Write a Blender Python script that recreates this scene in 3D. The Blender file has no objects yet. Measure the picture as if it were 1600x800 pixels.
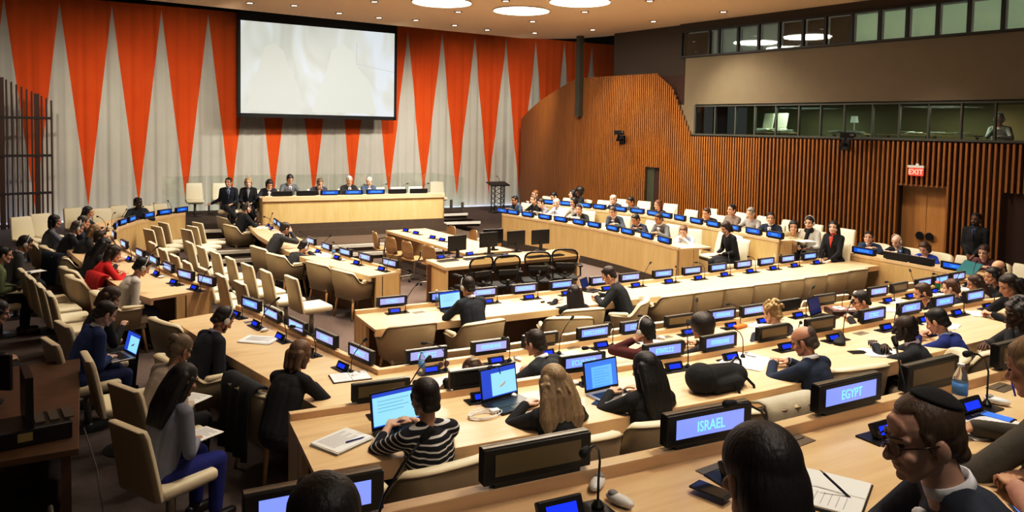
import bpy, bmesh, math, random
from mathutils import Vector, Matrix
random.seed(7)
R = math.radians
V = Vector
COL = bpy.context.scene.collection
CAMZ = 3.2
# ------------------------------------------------------------------ camera geometry
F_, CX_, CY_ = 1185.0, 800.0, 264.0          # focal length and principal point for a 1600 x 800 frame
CR = Matrix(((0.87073875, -0.01045636, 0.49163472),
             (-0.49138759, -0.05666066, 0.86909597),
             (0.01876877, -0.99833874, -0.05447475)))
def at(px, py, z):
    """the point of the horizontal plane at height z seen there in the photograph"""
    d = CR @ V((px - CX_, py - CY_, F_))
    t = (z - CAMZ) / d.z
    return V((d.x * t, d.y * t, z))
def on_y(px, py, y):
    d = CR @ V((px - CX_, py - CY_, F_)); t = y / d.y
    return V((d.x * t, y, CAMZ + d.z * t))
# right wall plane
W0 = V((15.4, 8.3, 0)); WD = V((math.sin(R(-6.82)), math.cos(R(-6.82)), 0)); WN = V((WD.y, -WD.x, 0))
WROT = R(6.82)
def wallp(s, z=0.0, off=0.0):                # s runs along the wall away from the camera, off is into the room
    p = W0 + WD * s - WN * off
    return V((p.x, p.y, z))

# ------------------------------------------------------------------ mesh helper
class MB:
    def __init__(s):
        s.v = []; s.f = []; s.m = []; s.cur = 0
    def add(s, vs, fs):
        o = len(s.v); s.v += [V(x) for x in vs]
        for f in fs:
            s.f.append([i + o for i in f]); s.m.append(s.cur)
        return s
    def box(s, c, size, rz=0.0, M=None):
        hx, hy, hz = size[0] / 2, size[1] / 2, size[2] / 2
        vs = [V((x, y, z)) for x in (-hx, hx) for y in (-hy, hy) for z in (-hz, hz)]
        m = Matrix.Translation(V(c)) @ (M.to_4x4() if M is not None else Matrix.Rotation(rz, 4, 'Z'))
        vs = [m @ v for v in vs]
        return s.add(vs, [(0, 1, 3, 2), (4, 6, 7, 5), (0, 4, 5, 1), (2, 3, 7, 6), (0, 2, 6, 4), (1, 5, 7, 3)])
    def b2(s, a, b):                          # axis-aligned box from two corners
        return s.box([(a[i] + b[i]) / 2 for i in range(3)], [abs(b[i] - a[i]) for i in range(3)])
    def prism(s, poly, z0, z1, M=None):
        n = len(poly)
        vs = [V((p[0], p[1], z0)) for p in poly] + [V((p[0], p[1], z1)) for p in poly]
        if M is not None: vs = [M @ v for v in vs]
        a = sum(poly[i][0] * poly[(i + 1) % n][1] - poly[(i + 1) % n][0] * poly[i][1] for i in range(n))
        fs = [list(range(n))[::-1], list(range(n, 2 * n))] + [(i, (i + 1) % n, n + (i + 1) % n, n + i) for i in range(n)]
        if a < 0: fs = [list(f)[::-1] for f in fs]
        return s.add(vs, fs)
    def tube(s, path, r, seg=8, cap=True):
        path = [V(p) for p in path]; n = len(path)
        rs = r if isinstance(r, (list, tuple)) else [r] * n
        t0 = (path[1] - path[0]).normalized()
        up = V((0, 0, 1)) if abs(t0.z) < .9 else V((1, 0, 0))
        u = t0.cross(up).normalized(); vs = []
        for i, p in enumerate(path):
            t = (path[min(i + 1, n - 1)] - path[max(i - 1, 0)]).normalized()
            u = (u - t * u.dot(t)).normalized(); w = t.cross(u)
            for k in range(seg):
                a = 2 * math.pi * k / seg
                vs.append(p + (u * math.cos(a) + w * math.sin(a)) * rs[i])
        fs = [(i * seg + k, i * seg + (k + 1) % seg, (i + 1) * seg + (k + 1) % seg, (i + 1) * seg + k) for i in range(n - 1) for k in range(seg)]
        if cap: fs += [list(range(seg))[::-1], list(range((n - 1) * seg, n * seg))]
        return s.add(vs, fs)
    def lathe(s, prof, c=(0, 0, 0), seg=16, M=None):
        c = V(c); vs = []; n = len(prof)
        for r_, z in prof:
            for k in range(seg):
                a = 2 * math.pi * k / seg
                v = V((r_ * math.cos(a), r_ * math.sin(a), z))
                vs.append((M @ v if M is not None else v) + c)
        fs = [(i * seg + k, i * seg + (k + 1) % seg, (i + 1) * seg + (k + 1) % seg, (i + 1) * seg + k) for i in range(n - 1) for k in range(seg)]
        fs += [list(range(seg))[::-1], list(range((n - 1) * seg, n * seg))]
        return s.add(vs, fs)
    def ell(s, c, r, M=None, seg=14, rings=8):
        c = V(c); vs = []
        for i in range(1, rings):
            th = math.pi * i / rings
            for k in range(seg):
                a = 2 * math.pi * k / seg
                v = V((r[0] * math.sin(th) * math.cos(a), r[1] * math.sin(th) * math.sin(a), -r[2] * math.cos(th)))
                vs.append((M @ v if M is not None else v) + c)
        b = V((0, 0, -r[2])); t = V((0, 0, r[2]))
        vs += [(M @ b if M is not None else b) + c, (M @ t if M is not None else t) + c]
        nb = (rings - 1) * seg
        fs = [(i * seg + k, i * seg + (k + 1) % seg, (i + 1) * seg + (k + 1) % seg, (i + 1) * seg + k) for i in range(rings - 2) for k in range(seg)]
        fs += [(nb, (k + 1) % seg, k) for k in range(seg)] + [(nb + 1, (rings - 2) * seg + k, (rings - 2) * seg + (k + 1) % seg) for k in range(seg)]
        return s.add(vs, fs)
    def cap(s, p, q, r1, r2=None, seg=12):    # tapered capsule
        r2 = r1 if r2 is None else r2
        p, q = V(p), V(q); d = (q - p)
        if d.length < 1e-5: return s.ell(p, (r1,) * 3)
        d = d.normalized(); path = []; rs = []
        for k in range(5):
            a = math.pi / 2 * (1 - k / 4.0); path.append(p - d * r1 * math.sin(a)); rs.append(max(r1 * math.cos(a), r1 * .05))
        for k in range(5):
            a = math.pi / 2 * k / 4.0; path.append(q + d * r2 * math.sin(a)); rs.append(max(r2 * math.cos(a), r2 * .05))
        return s.tube(path, rs, seg)
    def xf(s, M):
        s.v = [M @ v for v in s.v]; return s
    def join(s, o, M=None):
        n = len(s.v); s.v += [(M @ v if M is not None else v.copy()) for v in o.v]
        s.f += [[i + n for i in f] for f in o.f]; s.m += list(o.m); return s
    def mesh(s, name, mats, smooth=False):
        me = bpy.data.meshes.new(name)
        me.from_pydata([tuple(v) for v in s.v], [], s.f)
        for m in (mats if isinstance(mats, (list, tuple)) else [mats]): me.materials.append(m)
        if any(s.m): me.polygons.foreach_set('material_index', s.m)
        if smooth: me.polygons.foreach_set('use_smooth', [True] * len(me.polygons))
        me.update(); return me
    def build(s, name, mats, parent=None, smooth=False, bevel=0.0, seg=2, loc=None, rz=None):
        o = bpy.data.objects.new(name, s.mesh(name, mats, smooth)); COL.objects.link(o)
        if parent is not None: o.parent = parent
        if loc is not None: o.location = loc
        if rz is not None: o.rotation_euler.z = rz
        if bevel:
            b = o.modifiers.new('b', 'BEVEL'); b.width = bevel; b.segments = seg; b.limit_method = 'ANGLE'; b.angle_limit = R(35)
        return o

def tag(o, label=None, cat=None, group=None, kind=None):
    if label: o['label'] = label
    if cat: o['category'] = cat
    if group: o['group'] = group
    if kind: o['kind'] = kind
    return o
def thing(name, label, cat, loc=(0, 0, 0), rz=0.0, group=None):
    o = bpy.data.objects.new(name, None); COL.objects.link(o); o.empty_display_size = .1
    o.location = loc; o.rotation_euler = (0, 0, rz); return tag(o, label, cat, group)
def struct(o): o['kind'] = 'structure'; return o
KIDS = {}
def copy_tree(o, parent=None):
    c = o.copy(); COL.objects.link(c); c.parent = parent
    for ch in list(o.children): copy_tree(ch, c)
    return c
class Proto:
    """first call places the object itself, later calls place copies of it and its parts"""
    def __init__(s, make): s.make = make; s.o = None
    def __call__(s, loc, rz, label, group=None, cat=None):
        if s.o is None: s.o = s.make(); c = s.o
        else: c = copy_tree(s.o)
        c.location = loc; c.rotation_euler = (0, 0, rz); c['label'] = label
        if group: c['group'] = group
        return c
ORD = ['first', 'second', 'third', 'fourth', 'fifth', 'sixth', 'seventh', 'eighth', 'ninth', 'tenth', 'eleventh', 'twelfth', 'thirteenth',
       'fourteenth', 'fifteenth', 'sixteenth', 'seventeenth', 'eighteenth', 'nineteenth', 'twentieth', 'twenty-first', 'twenty-second']

# ------------------------------------------------------------------ materials
MATS = {}
def mat(name, col, rough=.6, metal=0.0, emit=None, es=0.0, spec=.5, noise=0.0, nscale=8.0, bump=0.0, bscale=60.0, sheen=0.0):
    if name in MATS: return MATS[name]
    m = bpy.data.materials.new(name); m.use_nodes = True; nt = m.node_tree; b = nt.nodes['Principled BSDF']
    b.inputs['Base Color'].default_value = (*col, 1); b.inputs['Roughness'].default_value = rough
    b.inputs['Metallic'].default_value = metal; b.inputs['Specular IOR Level'].default_value = spec
    if emit: b.inputs['Emission Color'].default_value = (*emit, 1); b.inputs['Emission Strength'].default_value = es
    if noise or bump:
        tc = nt.nodes.new('ShaderNodeTexCoord')
    if noise:
        n = nt.nodes.new('ShaderNodeTexNoise'); n.inputs['Scale'].default_value = nscale; n.inputs['Detail'].default_value = 4
        nt.links.new(tc.outputs['Object'], n.inputs['Vector'])
        mx = nt.nodes.new('ShaderNodeMix'); mx.data_type = 'RGBA'
        mx.inputs['A'].default_value = (*[c * (1 - noise) for c in col], 1); mx.inputs['B'].default_value = (*[min(1, c * (1 + noise)) for c in col], 1)
        nt.links.new(n.outputs['Fac'], mx.inputs['Factor']); nt.links.new(mx.outputs['Result'], b.inputs['Base Color'])
    if bump:
        n2 = nt.nodes.new('ShaderNodeTexNoise'); n2.inputs['Scale'].default_value = bscale; n2.inputs['Detail'].default_value = 3
        nt.links.new(tc.outputs['Object'], n2.inputs['Vector'])
        bp = nt.nodes.new('ShaderNodeBump'); bp.inputs['Strength'].default_value = bump; bp.inputs['Distance'].default_value = .01
        nt.links.new(n2.outputs['Fac'], bp.inputs['Height']); nt.links.new(bp.outputs['Normal'], b.inputs['Normal'])
    MATS[name] = m; return m
def woodmat(name, c1, c2, rough=.4, scale=(1.2, 12, 12), plank=0.0):
    if name in MATS: return MATS[name]
    m = bpy.data.materials.new(name); m.use_nodes = True; nt = m.node_tree; b = nt.nodes['Principled BSDF']
    tc = nt.nodes.new('ShaderNodeTexCoord'); mp = nt.nodes.new('ShaderNodeMapping'); mp.inputs['Scale'].default_value = scale
    nt.links.new(tc.outputs['Object'], mp.inputs['Vector'])
    n = nt.nodes.new('ShaderNodeTexNoise'); n.inputs['Scale'].default_value = 3; n.inputs['Detail'].default_value = 6; n.inputs['Distortion'].default_value = .6
    nt.links.new(mp.outputs['Vector'], n.inputs['Vector'])
    mx = nt.nodes.new('ShaderNodeMix'); mx.data_type = 'RGBA'; mx.inputs['A'].default_value = (*c1, 1); mx.inputs['B'].default_value = (*c2, 1)
    cr = nt.nodes.new('ShaderNodeMapRange'); cr.inputs['From Min'].default_value = .3; cr.inputs['From Max'].default_value = .7
    nt.links.new(n.outputs['Fac'], cr.inputs['Value']); nt.links.new(cr.outputs['Result'], mx.inputs['Factor'])
    nt.links.new(mx.outputs['Result'], b.inputs['Base Color'])
    b.inputs['Roughness'].default_value = rough
    MATS[name] = m; return m

BIRCH = woodmat('birch_veneer', (.66, .46, .27), (.78, .58, .37), .38, (.6, 5, 5))
BIRCHF = woodmat('birch_front', (.60, .42, .20), (.70, .50, .26), .42, (3, 3, .5))
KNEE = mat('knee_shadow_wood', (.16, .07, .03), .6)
LEGW = woodmat('chair_leg_wood', (.42, .24, .11), (.52, .31, .15), .45)
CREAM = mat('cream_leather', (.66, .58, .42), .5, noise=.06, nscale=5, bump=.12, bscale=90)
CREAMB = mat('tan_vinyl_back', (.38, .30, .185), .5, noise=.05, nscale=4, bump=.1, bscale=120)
PIPE = mat('seam_piping', (.27, .21, .13), .5)
PEW = mat('ivory_leather', (.74, .67, .51), .5, noise=.05, nscale=5, bump=.1, bscale=90)
PEWB = mat('chair_back_edge', (.50, .42, .28), .5)
GREYM = mat('satin_metal', (.35, .34, .31), .35, metal=.8)
DARKM = mat('dark_metal', (.03, .03, .03), .4, metal=.4)
BLACK = mat('black_plastic', (.010, .010, .011), .35)
BLACKM = mat('black_matt', (.008, .008, .008), .7)
SHELL = mat('tan_plywood', (.42, .27, .13), .4)
MESHB = mat('black_mesh_fabric', (.012, .012, .012), .8)
WHITEP = mat('white_plastic', (.75, .75, .75), .4)
PAPER = mat('paper_white', (.80, .80, .78), .8)
INK = mat('ink_grey', (.30, .31, .36), .8)
CARPET = mat('brown_carpet', (.125, .092, .080), .95, noise=.35, nscale=22, bump=.5, bscale=180)
PLINTH = mat('dark_plinth', (.085, .060, .042), .8, noise=.2)
NOSE = mat('pale_step_edge', (.72, .70, .64), .5)
LITP = mat('nameplate_glow', (.05, .06, .1), .3, emit=(.27, .34, 1.0), es=1.0)
LITP2 = mat('nameplate_glow_pale', (.05, .06, .1), .3, emit=(.42, .42, .85), es=.95)
LITC = mat('nameplate_text', (.05, .06, .1), .3, emit=(.22, .75, 1.0), es=1.25)
LITB = mat('nameplate_blue', (.01, .03, .1), .3, emit=(.01, .13, .72), es=.9)
LITBT = mat('nameplate_blue_text', (.05, .1, .2), .3, emit=(.15, .5, 1.0), es=.9)
LCD = mat('console_screen', (.01, .02, .1), .3, emit=(.01, .05, 1.0), es=1.1)
OFFP = mat('unlit_panel_reflection', (.20, .155, .075), .3)  # tan tone paints the beige reflection in the unlit glass
SCRW = mat('laptop_page', (.1, .1, .1), .3, emit=(.32, .75, 1.0), es=.95)
SCRB = mat('laptop_blue', (.02, .03, .1), .3, emit=(.03, .10, .62), es=.9)
SCRM = mat('laptop_midblue', (.02, .03, .1), .3, emit=(.08, .27, .95), es=.9)
SILVER = mat('laptop_silver', (.45, .45, .46), .35, metal=.7)
GLASSY = mat('clear_plastic', (.8, .85, .9), .05)
g = GLASSY.node_tree.nodes['Principled BSDF']; g.inputs['Transmission Weight'].default_value = .85; g.inputs['IOR'].default_value = 1.2
def pane_mat(name, tint=(.75, .85, .85), refl=.25, mn=0.04):
    m = bpy.data.materials.new(name); m.use_nodes = True; nt = m.node_tree; nt.nodes.clear()
    out = nt.nodes.new('ShaderNodeOutputMaterial'); mx = nt.nodes.new('ShaderNodeMixShader'); tr = nt.nodes.new('ShaderNodeBsdfTransparent'); gl = nt.nodes.new('ShaderNodeBsdfGlossy')
    tr.inputs['Color'].default_value = (*tint, 1); gl.inputs['Roughness'].default_value = .03; gl.inputs['Color'].default_value = (.9, .9, .9, 1)
    mx.inputs['Fac'].default_value = refl
    nt.links.new(tr.outputs[0], mx.inputs[1]); nt.links.new(gl.outputs[0], mx.inputs[2]); nt.links.new(mx.outputs[0], out.inputs[0])
    return m
PANE = pane_mat('booth_glass'); RAILG = pane_mat('railing_glass', (.94, .97, .96), .05)

# ------------------------------------------------------------------ remeshing to one surface
TMPS = bpy.data.scenes.new('remesh_bench')
def remesh(mb, voxel, smooth=4, fac=.5, mats=None):
    me = mb.mesh('tmp', mats or [])
    o = bpy.data.objects.new('tmp', me); TMPS.collection.objects.link(o)
    r = o.modifiers.new('r', 'REMESH'); r.mode = 'VOXEL'; r.voxel_size = voxel; r.use_smooth_shade = True
    if smooth:
        sm = o.modifiers.new('s', 'SMOOTH'); sm.factor = fac; sm.iterations = smooth
    dg = TMPS.view_layers[0].depsgraph; TMPS.view_layers[0].update(); dg.update()
    ev = o.evaluated_get(dg); out = bpy.data.meshes.new_from_object(ev)
    bpy.data.objects.remove(o); bpy.data.meshes.remove(me)
    return out
def to_mb(me):
    mb = MB(); mb.v = [v.co.copy() for v in me.vertices]; mb.f = [list(p.vertices) for p in me.polygons]; mb.m = [0] * len(mb.f)
    return mb
# ------------------------------------------------------------------ people
def skinmat(c):
    n = 'skin_%02d%02d%02d' % tuple(int(x * 99) for x in c)
    if n in MATS: return MATS[n]
    m = mat(n, c, .55, noise=.08, nscale=14)
    m.node_tree.nodes['Principled BSDF'].inputs['Subsurface Weight'].default_value = .0
    return m
def clothmat(c):
    return mat('cloth_%03d%03d%03d' % tuple(int(x * 999) for x in c), c, .85, noise=.12, nscale=9, bump=.25, bscale=45)
def hairmat(c):
    n = 'hair_%03d%03d%03d' % tuple(int(x * 999) for x in c)
    if n in MATS: return MATS[n]
    m = bpy.data.materials.new(n); m.use_nodes = True; nt = m.node_tree; b = nt.nodes['Principled BSDF']
    tc = nt.nodes.new('ShaderNodeTexCoord'); mp = nt.nodes.new('ShaderNodeMapping'); mp.inputs['Scale'].default_value = (60, 60, 7)
    ns = nt.nodes.new('ShaderNodeTexNoise'); ns.inputs['Scale'].default_value = 1.6; ns.inputs['Detail'].default_value = 5
    nt.links.new(tc.outputs['Object'], mp.inputs['Vector']); nt.links.new(mp.outputs['Vector'], ns.inputs['Vector'])
    mx = nt.nodes.new('ShaderNodeMix'); mx.data_type = 'RGBA'
    mx.inputs['A'].default_value = (*[x * .35 for x in c], 1); mx.inputs['B'].default_value = (*[min(1, x * 1.7) for x in c], 1)
    nt.links.new(ns.outputs['Fac'], mx.inputs['Factor']); nt.links.new(mx.outputs['Result'], b.inputs['Base Color'])
    bp = nt.nodes.new('ShaderNodeBump'); bp.inputs['Strength'].default_value = .45; bp.inputs['Distance'].default_value = .008
    nt.links.new(ns.outputs['Fac'], bp.inputs['Height']); nt.links.new(bp.outputs['Normal'], b.inputs['Normal'])
    b.inputs['Roughness'].default_value = .5
    MATS[n] = m; return m
STRIPES = bpy.data.materials.new('striped_jersey'); STRIPES.use_nodes = True
def _stripes():
    nt = STRIPES.node_tree; b = nt.nodes['Principled BSDF']; tc = nt.nodes.new('ShaderNodeTexCoord'); sp = nt.nodes.new('ShaderNodeSeparateXYZ')
    nt.links.new(tc.outputs['Object'], sp.inputs[0])
    a = nt.nodes.new('ShaderNodeMath'); a.operation = 'MULTIPLY'; a.inputs[1].default_value = 1 / .034
    y = nt.nodes.new('ShaderNodeMath'); y.operation = 'MULTIPLY_ADD'; y.inputs[1].default_value = -.3
    nt.links.new(sp.outputs['Y'], y.inputs[0]); nt.links.new(sp.outputs['Z'], y.inputs[2]); nt.links.new(y.outputs[0], a.inputs[0])
    f = nt.nodes.new('ShaderNodeMath'); f.operation = 'FRACT'; nt.links.new(a.outputs[0], f.inputs[0])
    g_ = nt.nodes.new('ShaderNodeMath'); g_.operation = 'GREATER_THAN'; g_.inputs[1].default_value = .72; nt.links.new(f.outputs[0], g_.inputs[0])
    mx = nt.nodes.new('ShaderNodeMix'); mx.data_type = 'RGBA'; mx.inputs['A'].default_value = (.006, .006, .012, 1); mx.inputs['B'].default_value = (.62, .62, .62, 1)
    nt.links.new(g_.outputs[0], mx.inputs['Factor']); nt.links.new(mx.outputs['Result'], b.inputs['Base Color']); b.inputs['Roughness'].default_value = .85
_stripes()

def head_mb(female=False):
    m = MB(); k = .95 if female else 1.0
    m.ell((0, -.012, .032), (.076, .095, .084), seg=20, rings=12)
    m.ell((0, .030, -.020), (.060 * k, .060, .080))
    m.ell((0, .048, -.070), (.042 * k, .040, .034))                   # jaw
    m.ell((0, .075, -.090), (.020, .018, .015))                       # chin
    m.ell((0, -.020, -.050), (.058, .070, .045))
    for s in (-1, 1):
        m.cap((s * .052, .005, -.05), (s * .028, .062, -.088), .022, .016)   # jaw line
        m.ell((s * .036, .066, -.028), (.024, .022, .020))            # cheek
        m.cap((s * .012, .083, .022), (s * .046, .066, .024), .011, .009)    # brow
        m.ell((s * .079, -.008, -.012), (.010, .020, .032), Matrix.Rotation(s * R(18), 3, 'Z'))   # ear
        m.ell((s * .077, -.002, -.034), (.008, .010, .012))
    m.cap((0, .084, .010), (0, .106, -.026), .009, .014)              # nose
    m.ell((0, .094, -.032), (.019, .013, .009))
    m.ell((0, .084, -.055), (.025, .012, .007)); m.ell((0, .082, -.067), (.021, .012, .008))   # lips
    m.ell((0, .064, .050), (.046, .018, .030))
    return m
def hand_mb(pose):
    """right hand, palm down, fingers towards +Y, wrist at the origin"""
    m = MB()
    m.ell((0, .045, 0), (.040, .050, .014)); m.cap((0, -.03, 0), (0, .01, 0), .024, .026)
    curl = {'flat': (8, 18, 14), 'type': (18, 38, 25), 'grip': (40, 65, 40), 'relax': (15, 28, 20)}[pose]
    for i, (x, L, r_) in enumerate(((-.031, .078, .0095), (-.010, .088, .0098), (.011, .082, .0094), (.030, .064, .0083))):
        m.cap((x * .55, .010, 0), (x, .082 - abs(i - 1.2) * .004, .002), .011, r_ + .001)
        p = V((x, .082 - abs(i - 1.2) * .004, .002)); a = 0
        for j, fr in enumerate((.45, .32, .23)):
            a += R(curl[j] * (1 if i else .8)); d = V((x * 1.4, math.cos(a), -math.sin(a))).normalized()
            q = p + d * L * fr; m.cap(p, q, r_ - j * .0008, r_ - (j + 1) * .0009, seg=8); p = q
    p = V((-.028, .018, -.004)); t = {'grip': V((.1, .8, -.5)), 'type': V((-.45, .85, -.25))}.get(pose, V((-.55, .8, -.15))).normalized()
    q = p + t * .038; m.cap(p, q, .014, .0115, 8); t2 = (t + V((.35, .25, -.1))).normalized(); q2 = q + t2 * .030; m.cap(q, q2, .0115, .0095, 8); m.cap(q2, q2 + t2 * .016, .0095, .008, 8)
    return m
_TC = {}
def tmpl(kind, near):
    key = (kind, near)
    if key not in _TC:
        if kind[0] == 'head': me = remesh(head_mb(kind[1]), .0038 if near else .007, 2 if near else 1, .5)
        else: me = remesh(hand_mb(kind[1]), .003 if near else .0055, 1, .4)
        _TC[key] = to_mb(me); bpy.data.meshes.remove(me)
    return _TC[key]
def hair_mb(style, n=0.0):
    m = MB(); S = style
    if S in ('short', 'fringe', 'recede', 'curlytop', 'tuft'):
        m.ell((0, -.020, .044), (.083, .098, .083), seg=20, rings=12); m.ell((0, -.052, .000), (.075, .062, .074)); m.cap((-.03, -.075, -.05), (.03, -.075, -.05), .030)
        for s in (-1, 1): m.cap((s * .074, .020, .030), (s * .074, .022, -.005), .012, .008)
        if S not in ('fringe', 'recede'):
            m.cap((-.030, .048, .092), (.036, .050, .088), .020, .018)
        if S == 'curlytop':
            rnd = random.Random(4)
            for i in range(46):
                a, b = rnd.uniform(0, 6.28), rnd.uniform(-.15, 1.3)
                m.ell((.088 * math.cos(a) * math.cos(b), -.03 + .095 * math.sin(a) * math.cos(b) - .01, .05 + .088 * math.sin(b)), (.022,) * 3, seg=8, rings=5)
        if S == 'tuft':
            for i in range(12):
                x = -.06 + .012 * i; m.cap((x, .0, .11), (x * 1.25, -.01 - .02 * (i % 3), .150 + .012 * (i % 4)), .016, .003, 6)
    elif S == 'sleek':
        m.ell((0, -.020, .040), (.090, .104, .090), seg=24, rings=14); m.ell((0, -.055, -.03), (.092, .072, .12), seg=20, rings=12); m.ell((0, -.075, -.17), (.098, .055, .20), seg=20, rings=12)
    elif S == 'afro':
        m.ell((0, -.025, .055), (.128, .128, .118), seg=22, rings=14); m.ell((0, -.05, -.01), (.10, .085, .09))
    elif S in ('long', 'wavy', 'mid', 'bun', 'pony', 'clip'):
        m.ell((0, -.018, .044), (.086, .100, .086), seg=20, rings=12); m.ell((0, -.05, .0), (.080, .070, .085))
        for s in (-1, 1):
            m.cap((s * .028, .046, .086), (s * .072, .026, .02), .018, .015)
        if S in ('long', 'wavy', 'clip'):
            L = -.33 if S != 'clip' else -.26; w = 1.35 if S == 'wavy' else 1.0
            for x in (-.075, -.045, -.015, .015, .045, .075):
                p = [V((x * .95, -.055 - .03 * (1 - abs(x) / .08), .03)), V((x * 1.05 * w, -.085 - .02 * (1 - abs(x) / .08), -.09)), V((x * 1.15 * w, -.10, -.21)), V((x * .95 * w, -.105, L))]
                m.cap(p[0], p[1], .034, .036); m.cap(p[1], p[2], .036, .034 * w); m.cap(p[2], p[3], .034 * w, .020)
            for s in (-1, 1):
                m.cap((s * .078, .005, .02), (s * .086, -.02, -.10), .022, .024); m.cap((s * .086, -.02, -.10), (s * .085 * w, -.05, -.24), .026, .018)
            if S == 'wavy':
                rnd = random.Random(9)
                for i in range(90):
                    x = rnd.uniform(-.125, .125); z = rnd.uniform(-.34, .02)
                    m.cap((x, -.10 + abs(x) * .35 - rnd.uniform(0, .03), z), (x + rnd.uniform(-.03, .03), -.12 + abs(x) * .35 - rnd.uniform(-.01, .02), z - .06), .013, .008, 6)
        elif S == 'mid':
            for s in (-1, 1): m.cap((s * .074, .0, .02), (s * .068, -.01, -.085), .028, .022)
            for x in (-.05, 0, .05): m.cap((x, -.075, .0), (x, -.075, -.11), .040, .026)
        elif S == 'bun': m.ell((0, -.115, .065), (.042, .038, .040)); m.cap((-.02, -.06, -.05), (.02, -.06, -.05), .04)
        elif S == 'pony': m.cap((0, -.105, .03), (0, -.15, -.05), .032, .034); m.cap((0, -.15, -.05), (0, -.13, -.17), .034, .012)
    return m
def hair_cut(me, S):
    """opens the hair at the face"""
    bm = bmesh.new(); bm.from_mesh(me); dele = []
    for f in bm.faces:
        c = f.calc_center_median()
        if S == 'fringe': kill = (c.z > .030 and c.y > -.085) or c.y > .03
        elif S == 'recede': kill = (c.y > .030 and c.z < .098 - (c.y - .03) * .2 and abs(c.x) < .066) or (c.y > .022 and c.z < .0)
        elif S in ('long', 'wavy', 'mid', 'clip', 'sleek'): kill = c.y > .045 and c.z < .062 and abs(c.x) < .070
        elif S == 'afro': kill = c.y > .055 and c.z < .075 and abs(c.x) < .08
        else: kill = (c.y > .040 and c.z < .066 - (c.y - .04) * .3 and abs(c.x) < .072) or (c.y > .03 and c.z < -.01)
        if kill: dele.append(f)
    bmesh.ops.delete(bm, geom=dele, context='FACES'); bm.to_mesh(me); bm.free()
    return me
_HC = {}
def hair_t(style, near):
    k = (style, near)
    if k not in _HC:
        me = remesh(hair_mb(style), .0045 if near else .008, (14 if style == 'sleek' else 5) if near else 1, .5); hair_cut(me, style)
        _HC[k] = to_mb(me); bpy.data.meshes.remove(me)
    return _HC[k]
def ik(sh, tgt, l1, l2, pole):
    d = tgt - sh; L = min(d.length, (l1 + l2) * .985); d = d.normalized()
    a = (l1 * l1 - l2 * l2 + L * L) / (2 * L); h = math.sqrt(max(l1 * l1 - a * a, 0))
    pv = pole - d * pole.dot(d); pv = pv.normalized()
    return sh + d * a + pv * h, sh + d * L
NPEOPLE = [0]; PINFO = {}; CUR = (None, 0); DZ = []
PEOPLE_POS = []
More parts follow.
